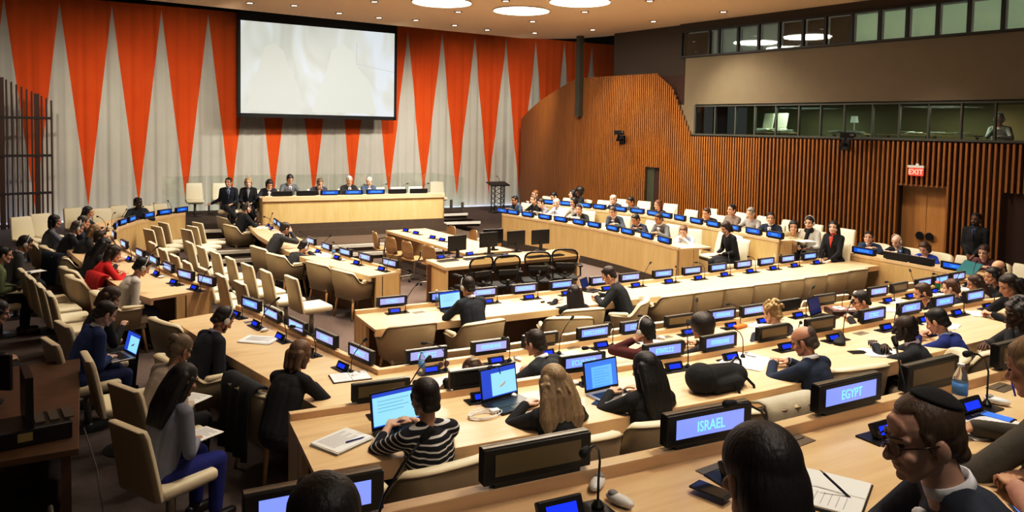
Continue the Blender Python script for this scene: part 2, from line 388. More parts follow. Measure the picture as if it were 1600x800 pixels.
def person(px, py, floor, rz, label, top, legs=(.015, .015, .02), hair=('short', (.02, .012, .008)), skin=(.55, .33, .22), lean=14, pose=('desk', 'desk'),
           hy=0, hp=20, s=.95, ex=(), near=False, shirt=(.75, .76, .8), tie=(.03, .04, .12), group=None, stand=False, garment='jacket', female=False, cross=False, desk=.75, pos=None, voxel=None, topmat=None, sleeve=1.0, twist=0):
    lean = R(lean); u = lambda k, a=lean: V((0, math.sin(a) * k, math.cos(a) * k))
    base = .95 if stand else .545
    hip = V((0, 0, base * s)); a1 = lean * .75; a2 = lean * 1.25
    mid = hip + V((0, math.sin(a1), math.cos(a1))) * .25 * s
    nb = mid + V((0, math.sin(a2), math.cos(a2))) * .26 * s
    T2 = Matrix.Rotation(-a2, 3, 'X')
    na = a2 * .6 + R(hp) * .25
    hc = nb + V((0, math.sin(na), math.cos(na))) * .165 * s + V((0, .018, 0))
    HR = (Matrix.Rotation(R(hy), 4, 'Z') @ Matrix.Rotation(-R(hp), 4, 'X'))
    HM = Matrix.Translation(hc) @ HR @ Matrix.Scale(min(1.0, s + .04) * 1.03, 4)
    rzr = R(rz)
    if CUR[0] is not None and pos is None and not stand:
        line, hipd = CUR
        best = None
        for k in range(100):                      # the point of the sight line that is the right distance from the desk rail
            z = floor + 1.62 - k * .0095; p = at(px, py, z); q, h, _a = nearest(line, p); n = V((math.sin(h), -math.cos(h)))
            dd = (V((p.x, p.y)) - q).dot(n); err = abs(dd - (hipd - hc.y))
            if best is None or err < best[0]: best = (err, z, p)
        dz = best[1] - (floor + hc.z)
        DZ.append((label[:50], round(dz, 2), round(best[0], 2)))
        dzc = max(-.30, min(.22, dz)); floor_v = dzc
        p = best[2]; off = Matrix.Rotation(rzr, 3, 'Z') @ V((hc.x, hc.y, 0)); root = V((p.x - off.x, p.y - off.y, floor))
        sh_ = V((0, 0, dzc)); hip += sh_; mid += sh_; nb += sh_; hc += sh_; HM = Matrix.Translation(sh_) @ HM
    elif pos is None:
        p = at(px, py, floor + hc.z); off = Matrix.Rotation(rzr, 3, 'Z') @ V((hc.x, hc.y, 0)); root = V((p.x - off.x, p.y - off.y, floor))
    else: root = V(pos)
    w = (.92 if female else 1.0) * s
    shs = [nb + T2 @ V((sg * .172 * w, -.005, -.055 * s)) for sg in (-1, 1)]
    elb = []; wr = []; hd = []
    for i, sg in enumerate((-1, 1)):
        ps = pose[i]
        tg = {'desk': V((sg * .13, .40, desk + .045)), 'type': V((sg * .085, .42, desk + .06)), 'write': V((sg * .04, .43, desk + .055)), 'lap': V((sg * .10, .30, .645)), 'lapc': V((sg * .05, .27, .66)),
              'chin': hc + V((sg * .03, .075, -.165)), 'ear': hc + HR.to_3x3() @ V((sg * .125, .035, -.075)), 'brow': hc + HR.to_3x3() @ V((sg * .075, .10, -.035)), 'fold': V((-sg * .05, .35, desk + .05)),
              'hang': V((sg * .25, .04, base - .12)), 'front': V((sg * .06, .18, base + .02)), 'phone': V((sg * .05, .33, .80)), 'side': V((sg * .42, -.05, .62)), 'reach': V((sg * .16, .50, desk + .05))}[ps]
        pole = V((sg * .55, -.35, -1)) if ps not in ('chin', 'brow', 'ear') else V((sg * .8, .1, -1))
        if ps in ('desk', 'write', 'fold', 'reach', 'type'): pole = V((sg * .9, -.1, -.6))
        e, q = ik(shs[i], V(tg), .29 * s, .25 * s, pole); elb.append(e); wr.append(q)
        hd.append({'desk': 'relax', 'type': 'type', 'write': 'grip', 'lap': 'relax', 'lapc': 'grip', 'chin': 'grip', 'ear': 'grip', 'brow': 'relax', 'fold': 'relax', 'hang': 'relax', 'front': 'relax', 'phone': 'grip', 'side': 'flat', 'reach': 'flat'}[ps])
    vox = voxel or (.0095 if near else .017)
    # legs
    kn = []; an = []; hj = []
    for i, sg in enumerate((-1, 1)):
        hj.append(hip + V((sg * .088 * w, .0, -.02)))
        if stand: kn.append(V((sg * .10, .02, .50 * s))); an.append(V((sg * .11, -.01, .09)))
        elif cross and i == 1: kn.append(V((sg * .03, .43 * s, .60 * s))); an.append(V((-.22, .60 * s, .33 * s)))
        else: kn.append(V((sg * .115, .43 * s, .51 * s))); an.append(V((sg * .12, .40 * s, .09)))
    def torso(m, g, belly=True):
        m.cap(hip + V((0, -.01, .02)), mid + T2 @ V((0, -.01, .10 * s)), .128 * s + g, .122 * s + g)
        for sg in (-1, 1): m.cap(hip + V((sg * .07 * w, -.01, .02)), mid + T2 @ V((sg * .075 * w, -.01, .10 * s)), .088 * s + g, .092 * s + g)
        m.ell(hip + V((0, -.01, .0)), ((.165 * w + g), .125 * s + g, .115 * s + g))
        m.ell(hip.lerp(mid, .55), (.150 * w + g, .112 * s + g, .16 * s), Matrix.Rotation(-a1, 3, 'X'))
        m.ell(mid + T2 @ V((0, 0, .07 * s)), (.165 * w + g, .118 * s + g, .175 * s), T2)
        m.ell(nb + T2 @ V((0, -.008, -.10 * s)), (.175 * w + g, .105 * s + g, .105 * s), T2)
        for i, sg in enumerate((-1, 1)):
            m.cap(nb + T2 @ V((sg * .045, -.012, -.012)), shs[i] + T2 @ V((0, -.005, .008)), .046 * s + g * .8, .054 * s + g * .8)
    def arms(m, g, fr=1.0):
        for i in (0, 1):
            m.cap(shs[i], elb[i], .052 * s + g, .041 * s + g)
            m.cap(elb[i], elb[i].lerp(wr[i], fr), .041 * s + g, (.041 + (.026 - .041) * fr) * s + g * 1.1)
    def legsf(m, g, fr=1.0):
        for i in (0, 1):
            m.cap(hj[i], kn[i], .083 * s + g, .060 * s + g); m.cap(kn[i], kn[i].lerp(an[i], fr), .058 * s + g, .040 * s + g * 1.3)
    body = MB(); torso(body, -.004); arms(body, 0); legsf(body, 0)
    body.cap(nb + V((0, -.005, -.03)), hc + V((0, -.028, -.03)), .056 * s * (.88 if female else 1), .053 * s)
    for i in (0, 1): body.cap(an[i] + V((0, -.03, -.045)), an[i] + V((0, .13, -.055)), .036, .028)
    me = remesh(body, max(vox, .012), 3); mb = to_mb(me); bpy.data.meshes.remove(me)
    mb.join(tmpl(('head', female), near), HM)
    for i, sg in enumerate((-1, 1)):
        fd = (wr[i] - elb[i]).normalized()
        if pose[i] in ('desk', 'type', 'write', 'fold', 'reach', 'lap', 'lapc', 'side'): fd = V((fd.x, fd.y, max(fd.z * .3, -.35))).normalized()
        up = V((0, 0, 1)) if abs(fd.z) < .8 else V((0, -1, 0))
        if pose[i] in ('ear', 'brow', 'chin'): up = V((sg, 0, .2)); fd = (fd + V((0, 0, .5))).normalized()
        xx = fd.cross(up).normalized(); zz = xx.cross(fd)
        if sg < 0: M3 = Matrix((-xx, fd, zz)).transposed()
        else: M3 = Matrix((xx, fd, zz)).transposed()
        hm = tmpl(('hand', hd[i]), near); M4 = Matrix.Translation(wr[i]) @ M3.to_4x4() @ Matrix.Scale(s * (.93 if female else 1.02), 4)
        n0 = len(mb.f); mb.join(hm, M4)
        if sg < 0:
            for k in range(n0, len(mb.f)): mb.f[k] = mb.f[k][::-1]
    SK = skinmat(skin)
    o = mb.build('person', SK, None, smooth=True, loc=root, rz=rzr); tag(o, label, 'person', group)
    # clothes
    TM = topmat or clothmat(top)
    mt = MB(); torso(mt, .014 if garment == 'jacket' else .009); arms(mt, .013 if garment == 'jacket' else .009, .93 * sleeve)
    if garment == 'jacket':
        for i, sg in enumerate((-1, 1)): mt.ell(shs[i] + V((0, 0, .01)), (.060 * s, .058 * s, .045 * s), T2)
        if not stand: mt.cap(hip + V((-.10, -.02, -.02)), hip + V((.10, -.02, -.02)), .115 * s)
        else: mt.cap(hip + V((-.07, 0, -.05)), hip + V((.07, 0, -.05)), .125)
    me = remesh(mt, vox, 3); me.materials.clear(); me.materials.append(TM)
    oc = bpy.data.objects.new(garment, me); COL.objects.link(oc); oc.parent = o
    ml = MB(); ml.ell(hip + V((0, -.01, -.01)), ((.163 * w + .008), .125 * s + .008, .11 * s)); legsf(ml, .012, .93)
    if 'skirt' in ex: ml.cap(V((0, .05, hip.z)), V((0, .36, .50)), .16, .13)
    me = remesh(ml, max(vox, .014), 3); me.materials.clear(); me.materials.append(clothmat(legs))
    oc = bpy.data.objects.new('skirt' if 'skirt' in ex else 'trousers', me); COL.objects.link(oc); oc.parent = o
    for i in (0, 1):
        sh = MB(); d = V((0, 1, -.35 if (cross and i) else 0)).normalized(); a = an[i] + V((0, 0, -.05))
        sh.cap(a - d * .05, a + d * .15, .040, .034); sh.cap(a + V((0, -.02, .0)), a + V((0, -.01, .04)), .042)
        sh.build('shoe', mat('shoe_black', (.012, .01, .01), .3), o, smooth=True)
    if hair[0] != 'bald':
        hm = MB(); hm.join(hair_t(hair[0], near), HM); hm.build('hair', hairmat(hair[1]), o, smooth=True)
    eye = MB()
    for sg in (-1, 1): eye.ell(HM @ V((sg * .030, .0775, .006)), (.0115, .009, .0055), HR.to_3x3(), 8, 6)
    eye.build('eyes', mat('eye_dark', (.03, .02, .015), .2), o, smooth=True)
    if hair[0] != 'bald' or near:
        br = MB()
        for sg in (-1, 1): br.cap(HM @ V((sg * .014, .0925, .030)), HM @ V((sg * .046, .078, .031)), .0045, .003, 6)
        br.build('eyebrows', hairmat(tuple(c * .7 for c in hair[1])), o, smooth=True)
    if 'shirt' in ex:                       # shirt front and tie below the chin
        sf = MB()
        for k in range(7):
            z = -.015 - k * .03; wd = .046 * (1 - k / 7.5)
            sf.ell(nb + T2 @ V((0, .094 * s + k * .0045, z * s - .02)), (wd, .024, .024), T2, 10, 6)
        sf.build('shirt', clothmat(shirt), o, smooth=True)
        if 'tie' in ex:
            t = MB()
            t.ell(nb + T2 @ V((0, .121 * s, -.035 * s)), (.015, .010, .013), T2, 8, 6)
            t.cap(nb + T2 @ V((0, .122 * s, -.05 * s)), nb + T2 @ V((0, .148 * s, -.19 * s)), .011, .018, 8); t.build('tie', clothmat(tie), o, smooth=True)
    if 'collar' in ex or 'shirt' in ex:
        c = MB(); ax = (hc - nb).normalized(); p0 = nb + ax * .018 + V((0, -.012, 0)); Mq = ax.to_track_quat('Z', 'Y').to_matrix()
        prof = [(.066, 0), (.070, .004), (.066, .034), (.060, .036), (.062, .0)]
        c.lathe([(r_ * s, z * s) for r_, z in prof], p0, 20, Mq); c.build('collar', clothmat(shirt), o, smooth=True)
    if 'cuff' in ex:
        for i in (0, 1):
            c = MB(); d = (wr[i] - elb[i]).normalized(); c.tube([wr[i] - d * .045, wr[i] - d * .004], [.041 * s, .038 * s], 14); c.build('cuff', clothmat(shirt), o, smooth=True)
    if 'scarf' in ex:
        c = MB(); c.cap(nb + V((-.05, .04, .0)), nb + V((.05, .04, .0)), .05); c.cap(nb + V((0, .07, -.02)), nb + V((.03, .13, -.2)), .045, .035); c.cap(nb + V((-.05, -.03, .0)), nb + V((.05, -.03, .0)), .05)
        me = remesh(c, .012, 2); me.materials.append(clothmat(tie)); oc = bpy.data.objects.new('scarf', me); COL.objects.link(oc); oc.parent = o
    if 'phones' in ex:
        c = MB()
        for sg in (-1, 1): c.ell(HM @ V((sg * .090, -.004, -.008)), (.014, .030, .036), HR.to_3x3(), 12, 8)
        n = 12; c.tube([HM @ V((.098 * math.cos(math.pi * k / n), -.012, .02 + .125 * math.sin(math.pi * k / n))) for k in range(n + 1)], .005, 6)
        c.build('headphones', mat('headset_white', (.7, .7, .68), .4), o, smooth=True)
    if 'glasses' in ex:
        c = MB()
        for sg in (-1, 1):
            c.tube([HM @ V((sg * (.032 + .023 * math.cos(k * math.pi / 6)), .104 - .012 * abs(math.cos(k * math.pi / 6)) * (1 if math.cos(k * math.pi / 6) > 0 else 0), .004 + .019 * math.sin(k * math.pi / 6))) for k in range(13)], .0022, 6)
            c.tube([HM @ V((sg * .054, .092, .010)), HM @ V((sg * .081, .04, .012)), HM @ V((sg * .082, -.01, .008))], .0022, 6)
        c.tube([HM @ V((-.010, .106, .008)), HM @ V((.010, .106, .008))], .0022, 6)
        c.build('glasses', mat('tortoise_frame', (.035, .012, .006), .25), o, smooth=True)
    if 'beard' in ex:
        c = MB(); c.ell((0, .045, -.078), (.050, .046, .036)); c.ell((0, .078, -.088), (.026, .022, .020))
        for sg in (-1, 1): c.cap((sg * .066, .012, -.02), (sg * .045, .045, -.075), .014, .018)
        me = remesh(c, .006, 2); m2 = MB(); m2.join(to_mb(me), HM); m2.build('beard', hairmat(hair[1]), o, smooth=True)
    if 'skullcap' in ex:
        c = MB(); prof = [(.001 + .0905 * math.sin(k * .082), .0905 * math.cos(k * .082)) for k in range(0, 11)]
        c.lathe(prof + [(prof[-1][0] - .004, prof[-1][1] - .004), (.001, prof[0][1] - .006)], (0, 0, 0), 28)
        c.xf(HM @ Matrix.Translation(V((0, -.024, .044))) @ Matrix.Diagonal((.98, 1.08, .98, 1)) @ Matrix.Rotation(R(30), 4, 'X')); c.build('skullcap', mat('black_velvet', (.008, .008, .009), .95, bump=.4, bscale=150), o, smooth=True)
    if 'clip' in ex:
        c = MB(); c.cap(HM @ V((-.03, -.10, .09)), HM @ V((.03, -.10, .09)), .014); c.build('hair_clip', mat('clip_tan', (.3, .22, .12), .4), o, smooth=True)
    NPEOPLE[0] += 1; PEOPLE_POS.append((root, rz, label))
    RM = Matrix.Rotation(rzr, 3, 'Z'); PINFO[label] = (root + RM @ wr[0], root + RM @ wr[1], rzr)
    o['hc'] = 0.0; del o['hc']
    return o, root
# ------------------------------------------------------------------ the room
def room():
    f = MB(); f.b2((-9, -4, -.1), (19, 30, 0)); struct(f.build('floor', CARPET))
    # raised floors of the seating rows
    t1 = [(-9, -4), (17, -4), (14.2, 10.6), (13.2, 10.2), (13.2, 6.55), (2.38, 6.55), (1.72, 9.75), (1.50, 11.0), (1.28, 11.6), (.95, 13.0), (.54, 15.4), (.50, 17.4), (1.0, 18.9), (2.25, 20.5), (1.9, 24.5), (-9, 24.5)]
    m = MB(); m.prism(t1, 0, .15); struct(m.build('floor_outer_tier', CARPET))
    m = MB(); m.prism([(1.12, -3.9), (16.5, -3.9), (16.5, 4.93), (1.12, 4.98)], .15, .45); struct(m.build('floor_third_tier', CARPET))
    m = MB(); m.prism([(-.7, -3.8), (16.3, -3.8), (16.3, 2.20), (-.7, 2.30)], .45, 1.15); struct(m.build('floor_rear_tier', CARPET))
    m = MB(); m.prism([(9.9, 17.75), (10.25, 16.1), (10.42, 14.9), (10.5, 13.8), (10.45, 12.5), (10.3, 11.4), (12.9, 11.0), (14.8, 11.0), (13.9, 19.5), (10.2, 19.5)], 0, .15); struct(m.build('floor_side_tier', CARPET))
    m = MB(); m.prism([(11.2, 17.5), (11.9, 15.0), (12.3, 13.5), (12.3, 12.0), (12.2, 10.3), (14.9, 10.3), (13.9, 19.3), (11.2, 19.3)], .15, .30); struct(m.build('floor_side_upper_tier', CARPET))
    # stage
    m = MB(); m.prism([(2.4, 17.95), (9.25, 17.45), (9.25, 21.0), (10.6, 20.7), (10.6, 22.6), (2.4, 22.6)], .15, .30); m.prism([(2.4, 17.62), (9.3, 17.1), (9.3, 21), (2.4, 21)], 0, .149); struct(m.build('floor_stage_lower', PLINTH))
    m = MB(); m.prism([(1.95, 20.6), (3.80, 20.2), (3.80, 19.38), (8.75, 19.1), (8.75, 21.3), (10.45, 21.3), (10.45, 24.6), (1.95, 24.6)], .30, .50); struct(m.build('floor_stage_upper', PLINTH))
    n = MB()
    for a, b, z in (((2.4, 17.95), (9.25, 17.45), .30), ((2.4, 17.62), (9.3, 17.1), .15), ((8.8, 20.95), (10.6, 20.65), .30), ((8.8, 21.3), (10.45, 21.25), .50), ((2.0, 20.3), (3.7, 19.95), .50), ((2.0, 20.0), (3.7, 19.65), .30)):
        a_, b_ = V((*a, z)), V((*b, z)); d = (b_ - a_); L = d.length; c = (a_ + b_) / 2
        n.box((c.x, c.y, z - .028), (L, .07, .075), math.atan2(d.y, d.x))
    struct(n.build('trim_step_edges', NOSE))
    n = MB(); n.b2((8.8, 20.98, .15), (10.6, 21.3, .30)); n.b2((8.8, 21.3, .30), (10.45, 21.6, .50)); n.prism([(2.0, 20.02), (3.7, 19.68), (3.7, 20.3), (2.0, 20.6)], .29, .30); n.prism([(2.0, 20.32), (3.7, 19.98), (3.7, 20.3), (2.0, 20.65)], .3, .50); struct(n.build('floor_stage_steps', PLINTH))
    # stage top carpet skin is a little greyer
    # curtain wall
    Y = 27.4; P0 = -.60; PER = 1.4285; ZT = 6.95; m = MB()
    cm = bpy.data.materials.new('curtain_cloth'); cm.use_nodes = True; nt = cm.node_tree; b = nt.nodes['Principled BSDF']; b.inputs['Roughness'].default_value = .85
    tc = nt.nodes.new('ShaderNodeTexCoord'); sp = nt.nodes.new('ShaderNodeSeparateXYZ'); nt.links.new(tc.outputs['Object'], sp.inputs[0])
    def mth(op, a=None, b_=None, c_=None):
        n_ = nt.nodes.new('ShaderNodeMath'); n_.operation = op
        for i, x in enumerate((a, b_, c_)):
            if x is None: continue
            if isinstance(x, (int, float)): n_.inputs[i].default_value = x
            else: nt.links.new(x, n_.inputs[i])
        return n_.outputs[0]
    fx = mth('FRACT', mth('DIVIDE', mth('SUBTRACT', sp.outputs['X'], P0 - 20 * PER), PER))
    dist = mth('MINIMUM', fx, mth('SUBTRACT', 1.0, fx))          # distance from the white axis, 0 .. .5
    k = mth('DIVIDE', mth('SUBTRACT', 6.82, sp.outputs['Z']), (6.82 - .45) * 2)
    isw = mth('LESS_THAN', dist, k)
    edge = mth('LESS_THAN', dist, mth('ADD', k, .0))
    ns = nt.nodes.new('ShaderNodeTexNoise'); ns.inputs['Scale'].default_value = 1.2; nt.links.new(tc.outputs['Object'], ns.inputs['Vector'])
    o1 = nt.nodes.new('ShaderNodeMix'); o1.data_type = 'RGBA'; o1.inputs['A'].default_value = (.74, .105, .008, 1); o1.inputs['B'].default_value = (.86, .150, .013, 1); nt.links.new(ns.outputs['Fac'], o1.inputs['Factor'])
    w1 = nt.nodes.new('ShaderNodeMix'); w1.data_type = 'RGBA'; w1.inputs['A'].default_value = (.58, .565, .51, 1); w1.inputs['B'].default_value = (.68, .66, .60, 1); nt.links.new(ns.outputs['Fac'], w1.inputs['Factor'])
    mx = nt.nodes.new('ShaderNodeMix'); mx.data_type = 'RGBA'; nt.links.new(edge, mx.inputs['Factor']); nt.links.new(o1.outputs['Result'], mx.inputs['A']); nt.links.new(w1.outputs['Result'], mx.inputs['B'])
    nt.links.new(mx.outputs['Result'], b.inputs['Base Color'])
    nx = 560; x0, x1 = -4.6, 20.9; zs = [.02, .5, 2, 4, 6, ZT]
    rnd = random.Random(3); ph = [rnd.uniform(0, 6.28) for _ in range(6)]
    for zi in zs:
        for i in range(nx + 1):
            x = x0 + (x1 - x0) * i / nx
            d = .030 * math.sin(x * 19 + ph[0] + .6 * math.sin(x * 3.1)) + .022 * math.sin(x * 9.3 + ph[1]) + .012 * math.sin(x * 37 + ph[2])
            m.v.append(V((x, Y + d * (.55 + .45 * (1 - zi / ZT)), zi)))
    for j in range(len(zs) - 1):
        for i in range(nx):
            a = j * (nx + 1) + i; m.f.append([a, a + 1, a + nx + 2, a + nx + 1]); m.m.append(0)
    o = m.build('curtain', cm, smooth=True); tag(o, 'floor-length curtain of orange triangles pointing down between white ones', 'curtain')
    m = MB(); m.b2((-9, 28.4, 0), (21.5, 28.6, 8)); struct(m.build('wall_behind_curtain', mat('dark_void', (.03, .028, .025), .9)))
    # window light reflected on the floor, put in as a pale glowing strip
    m = MB(); m.b2((-9, 27.1, .001), (20.5, 28.4, .03)); struct(m.build('trim_window_glow', mat('window_light_glow', (.75, .80, .88), .3, emit=(.55, .7, 1), es=.5)))
    # ceiling
    cz = 6.15; edge = [(-9, 20.6), (1.5, 20.8), (5.8, 21.25), (9.5, 21.6), (12.6, 21.85), (13.4, 21.5), (14.1, 20.8), (14.5, 19.8), (14.74, 18.3), (14.72, 16.3), (14.85, 13.4), (15.15, 10.9), (16.6, -4), (-9, -4)]
    m = MB(); m.prism(edge, cz, cz + .10)
    CEIL = mat('ceiling_plaster', (.84, .69, .51), .8, noise=.04)
    struct(m.build('ceiling', CEIL))
    m = MB(); m.b2((-9, -4, 7.6), (21.5, 28.6, 7.7)); struct(m.build('ceiling_void', mat('ceiling_void_black', (.012, .010, .009), .9)))
    m = MB(); 
    for i in range(len(edge) - 4):
        a, b_ = V((*edge[i], 0)), V((*edge[i + 1], 0)); d = b_ - a; c = (a + b_) / 2
        nrm = V((d.y, -d.x, 0)).normalized(); c = c + nrm * .14
        m.box((c.x, c.y, 6.50), (d.length + .1, .05, .55), math.atan2(d.y, d.x))
    struct(m.build('trim_ceiling_edge', mat('dark_fascia', (.020, .016, .013), .8)))
    # round lights
    GLOW = mat('ceiling_light_glow', (.9, .9, .9), .5, emit=(1.0, .96, .90), es=9.0)
    RIM = mat('light_ring', (.70, .62, .5), .5)
    big = [(7.45, 16.7, 'large round ceiling light, cut by the top of the photo, nearest the projection screen'), (9.62, 16.68, 'large round ceiling light shown whole, lowest of the three in the photo'), (10.05, 14.72, 'large round ceiling light nearest the wood slat wall, cut by the photo top')]
    for x, y, l in big:
        t = thing('ceiling_light', l, 'ceiling light', (x, y, cz), 0, 'large round ceiling lights')
        q = MB(); q.lathe([(.72, -.004), (.72, -.03), (.70, -.03), (.70, -.004)], (0, 0, 0), 40); q.build('rim', RIM, t)
        q = MB(); q.lathe([(.70, -.010), (.70, -.022)], (0, 0, 0), 40); q.build('diffuser', GLOW, t)
    for x, y in ((7.4, 12.0), (11.8, 12.2), (3.2, 14.6), (4.2, 10.2), (9.2, 9.8), (5.6, 7.2), (10.4, 6.2), (1.0, 8.4), (7.6, 4.4), (12.6, 8.4), (3.0, 4.6)): pass
    SM = mat('downlight_glow', (.9, .9, .9), .5, emit=(1.0, .9, .75), es=7.0)
    small = [(8.42, 17.84), (11.02, 15.91), (10.85, 18.18), (8.11, 19.94), (9.44, 20.24), (7.09, 20.1), (5.94, 19.95), (6.09, 17.59), (4.62, 19.36), (3.6, 19.62), (13.47, 16.19), (13.18, 18.6), (13.75, 13.89), (11.28, 13.71), (8.6, 15.65), (12.2, 20.3), (10.7, 20.6)]
    wh = ['between two big round lights', 'right above the empty front side desk', 'beside the whole round light', 'close to the ceiling edge above the screen']
    for i, (x, y) in enumerate(sorted(small, key=lambda p: p[0])):
        ex = 'edge' if y > 19 else 'inner part'
        t = thing('downlight', 'small recessed downlight, %s counting from the screen towards the wood wall' % ORD[i], 'downlight', (x, y, cz), 0, 'small recessed downlights')
        q = MB(); q.lathe([(.105, -.002), (.105, -.018), (.085, -.018), (.085, -.002)], (0, 0, 0), 20); q.build('rim', mat('downlight_ring', (.30, .22, .14), .4), t)
        q = MB(); q.lathe([(.060, -.004), (.060, -.014)], (0, 0, 0), 16); q.build('lamp', SM, t)
    # ---- right wall ------------------------------------------------------------
    def quadwall(name, mt, s0, s1, z0, z1, off=0.0, th=.12):
        q = MB(); a = wallp(s0, 0, off); b_ = wallp(s1, 0, off); c = (a + b_) / 2 + WN * (th / 2)
        q.box((c.x, c.y, (z0 + z1) / 2), (th, abs(s1 - s0), z1 - z0), WROT); return struct(q.build(name, mt))
    PL = mat('taupe_plaster', (.165, .135, .088), .85, noise=.08, nscale=3, bump=.15, bscale=30)
    BACKW = mat('slat_backing', (.045, .014, .006), .8)
    SLATO = woodmat('slat_wood', (.27, .104, .022), (.37, .165, .038), .42, (6, 6, .35))
    quadwall('wall_right_backing', BACKW, -12, 1.74 - 1.05, 0, 3.1, -.06); quadwall('wall_right_backing', BACKW, 1.74, 9.0, 0, 3.1, -.06); quadwall('wall_right_backing', BACKW, .6, 1.8, 2.14, 3.1, -.06)
    quadwall('wall_right_backing', BACKW, 9.1, 12.0, 0, 4.8, -.06); quadwall('wall_right_backing', BACKW, 7.2, 9.1, 2.13, 4.75, -.07)
    quadwall('wall_right_plaster', PL, -12, 7.75, 3.92, 5.20); quadwall('wall_right_plaster', PL, 7.36, 8.05, 3.10, 3.92)
    quadwall('wall_right_upper_dark', mat('umber_wall', (.055, .038, .026), .9), 7.9, 10.75, 4.6, 7.5, -.16); quadwall('wall_right_upper_dark', mat('umber_wall', (.055, .038, .026), .9), -12, 8.0, 5.93, 7.4, -.02)
    # slats: one wall of upright battens whose top follows the cut line
    q = MB(); s = -8.0
    def top(s):
        if s < 7.42: return 3.06
        if s < 8.15: return 3.06 + (s - 7.42) / .73 * 1.35
        if s < 8.75: return 4.41 + (s - 8.15) / .6 * .42
        return 4.83
    while s < 12.2:
        zb = 0
        if .72 < s < 1.76 or s < -.24 and s > -1.5 or 8.58 < s < 9.10: zb = 2.13
        a = wallp(s, 0, .03); z1 = top(s)
        q.box((a.x, a.y, (z1 + zb) / 2), (.07, .042, z1 - zb), WROT); s += .105 if s < 5.2 else .078
    struct(q.build('wall_right_slats', SLATO))
    # curved slat screen running on to the curtain
    pts = [wallp(12.2, 0, .03), V((14.02, 21.6, 0)), V((14.35, 23.2, 0)), V((14.75, 24.8, 0)), V((15.2, 26.2, 0))]
    pe = on_y(816, 186, 26.4); pts[-1] = V((pe.x, 26.4, 0)); zt0, zt1 = 4.83, pe.z
    p0 = pts[0]; pts = [p0.lerp(pts[-1], k / 4.0) + V((.25 * math.sin(math.pi * k / 4.0) * -1, 0, 0)) for k in range(5)]
    q = MB(); N = 88; 
    def along(t):
        x = t * 4; i = min(int(x), 3); return pts[i].lerp(pts[i + 1], x - i)
    for i in range(N + 1):
        t = i / N; p = along(t); z = zt0 + (zt1 - zt0) * (t ** 1.0)
        q.box((p.x, p.y, z / 2), (.075, .038, z), R(-3))
    t = thing('slat_screen', 'curved upright wood slat screen between wood wall and curtain', 'screen')
    q.build('slats', SLATO, t)
    q = MB()
    for z in (.1, 1.0, 2.0, 2.9, 3.4):
        q.tube([along(k / 12.0) + V((.07, 0, z)) for k in range(13)], .022, 6)
    q.build('rails', mat('screen_rail', (.10, .055, .03), .6), t)
    q = MB(); 
    for k in list(range(0, 12)) + list(range(16, 24)):
        a, b_ = along(k / 24.0), along((k + 1) / 24.0); d = b_ - a; c = (a + b_) / 2 + V((.12, 0, 0)); zz = zt0 + (zt1 - zt0) * (k + .5) / 24 - .15
        if not (7 <= k <= 11): q.box((c.x, c.y, zz / 2), (.02, d.length + .02, zz), math.atan2(d.y, d.x) - R(90))
    q.build('backing', BACKW, t)
    # dark column by the screen
    q = MB(); a = wallp(11.95, 0, .18); q.box((a.x, a.y, 4.9), (.16, .18, 2.6), WROT); struct(q.build('column', mat('column_green_grey', (.07, .065, .045), .7)))
    # doors
    DW = woodmat('door_veneer', (.46, .24, .075), (.56, .31, .11), .35, (8, 8, .5))
    q = MB(); a = wallp(1.23, 0, -.30); q.box((a.x + .05, a.y, 1.065), (.03, 1.1, 2.13), WROT); struct(q.build('door_1', mat('door_gap_dark', (.02, .01, .006), .8)))
    d = bpy.context.scene.objects['door_1']
    for k, sc in enumerate((1.49, .97)):
        q = MB(); a = wallp(sc, 0, -.22); q.box((a.x, a.y, 1.06), (.05, .515, 2.10), WROT); lf = q.build('door_leaf', DW, d, bevel=.004)
        q = MB(); a = wallp(sc + (-.16 if k == 0 else .16), 0, -.15); Mx = Matrix.Rotation(WROT, 3, 'Z') @ Matrix.Rotation(R(90), 3, 'Y')
        q.lathe([(.075, -.02), (.085, 0), (.075, .03), (.02, .05)], (a.x, a.y, 1.08), 20, Mx); q.build('door_pull', BLACK, lf)
    q = MB()
    for sc, w_ in ((1.77, .05), (.71, .05)):
        a = wallp(sc, 0, -.10); q.box((a.x, a.y, 1.065), (.28, w_, 2.13), WROT)
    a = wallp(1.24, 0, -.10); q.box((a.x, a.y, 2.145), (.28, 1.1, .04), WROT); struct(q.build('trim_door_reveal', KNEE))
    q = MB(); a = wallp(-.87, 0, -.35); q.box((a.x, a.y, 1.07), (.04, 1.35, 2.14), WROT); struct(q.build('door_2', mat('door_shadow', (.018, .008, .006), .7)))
    q = MB(); a = wallp(8.68, 0, -.12); q.box((a.x, a.y, 1.06), (.04, .30, 2.12), WROT); struct(q.build('door_3', DW))
    q = MB(); a = wallp(8.98, 0, -.10); q.box((a.x, a.y, 1.06), (.1, .30, 2.12), WROT); struct(q.build('trim_door_side', mat('olive_dark', (.06, .065, .035), .7)))
    # exit sign
    a = wallp(1.34, 0, .10); t = thing('exit_sign', 'red lit EXIT sign mounted above the double wooden door', 'exit sign', (a.x, a.y, 2.44), WROT)
    q = MB(); q.box((0, 0, 0), (.04, .29, .17)); q.build('panel', mat('exit_red', (.5, .05, .03), .4, emit=(1.0, .10, .07), es=1.0), t, bevel=.004)
    q = MB(); q.box((0, 0, .105), (.07, .33, .05)); q.box((0, -.02, .15), (.03, .06, .04)); q.build('housing', mat('sign_white', (.75, .75, .7), .5), t)
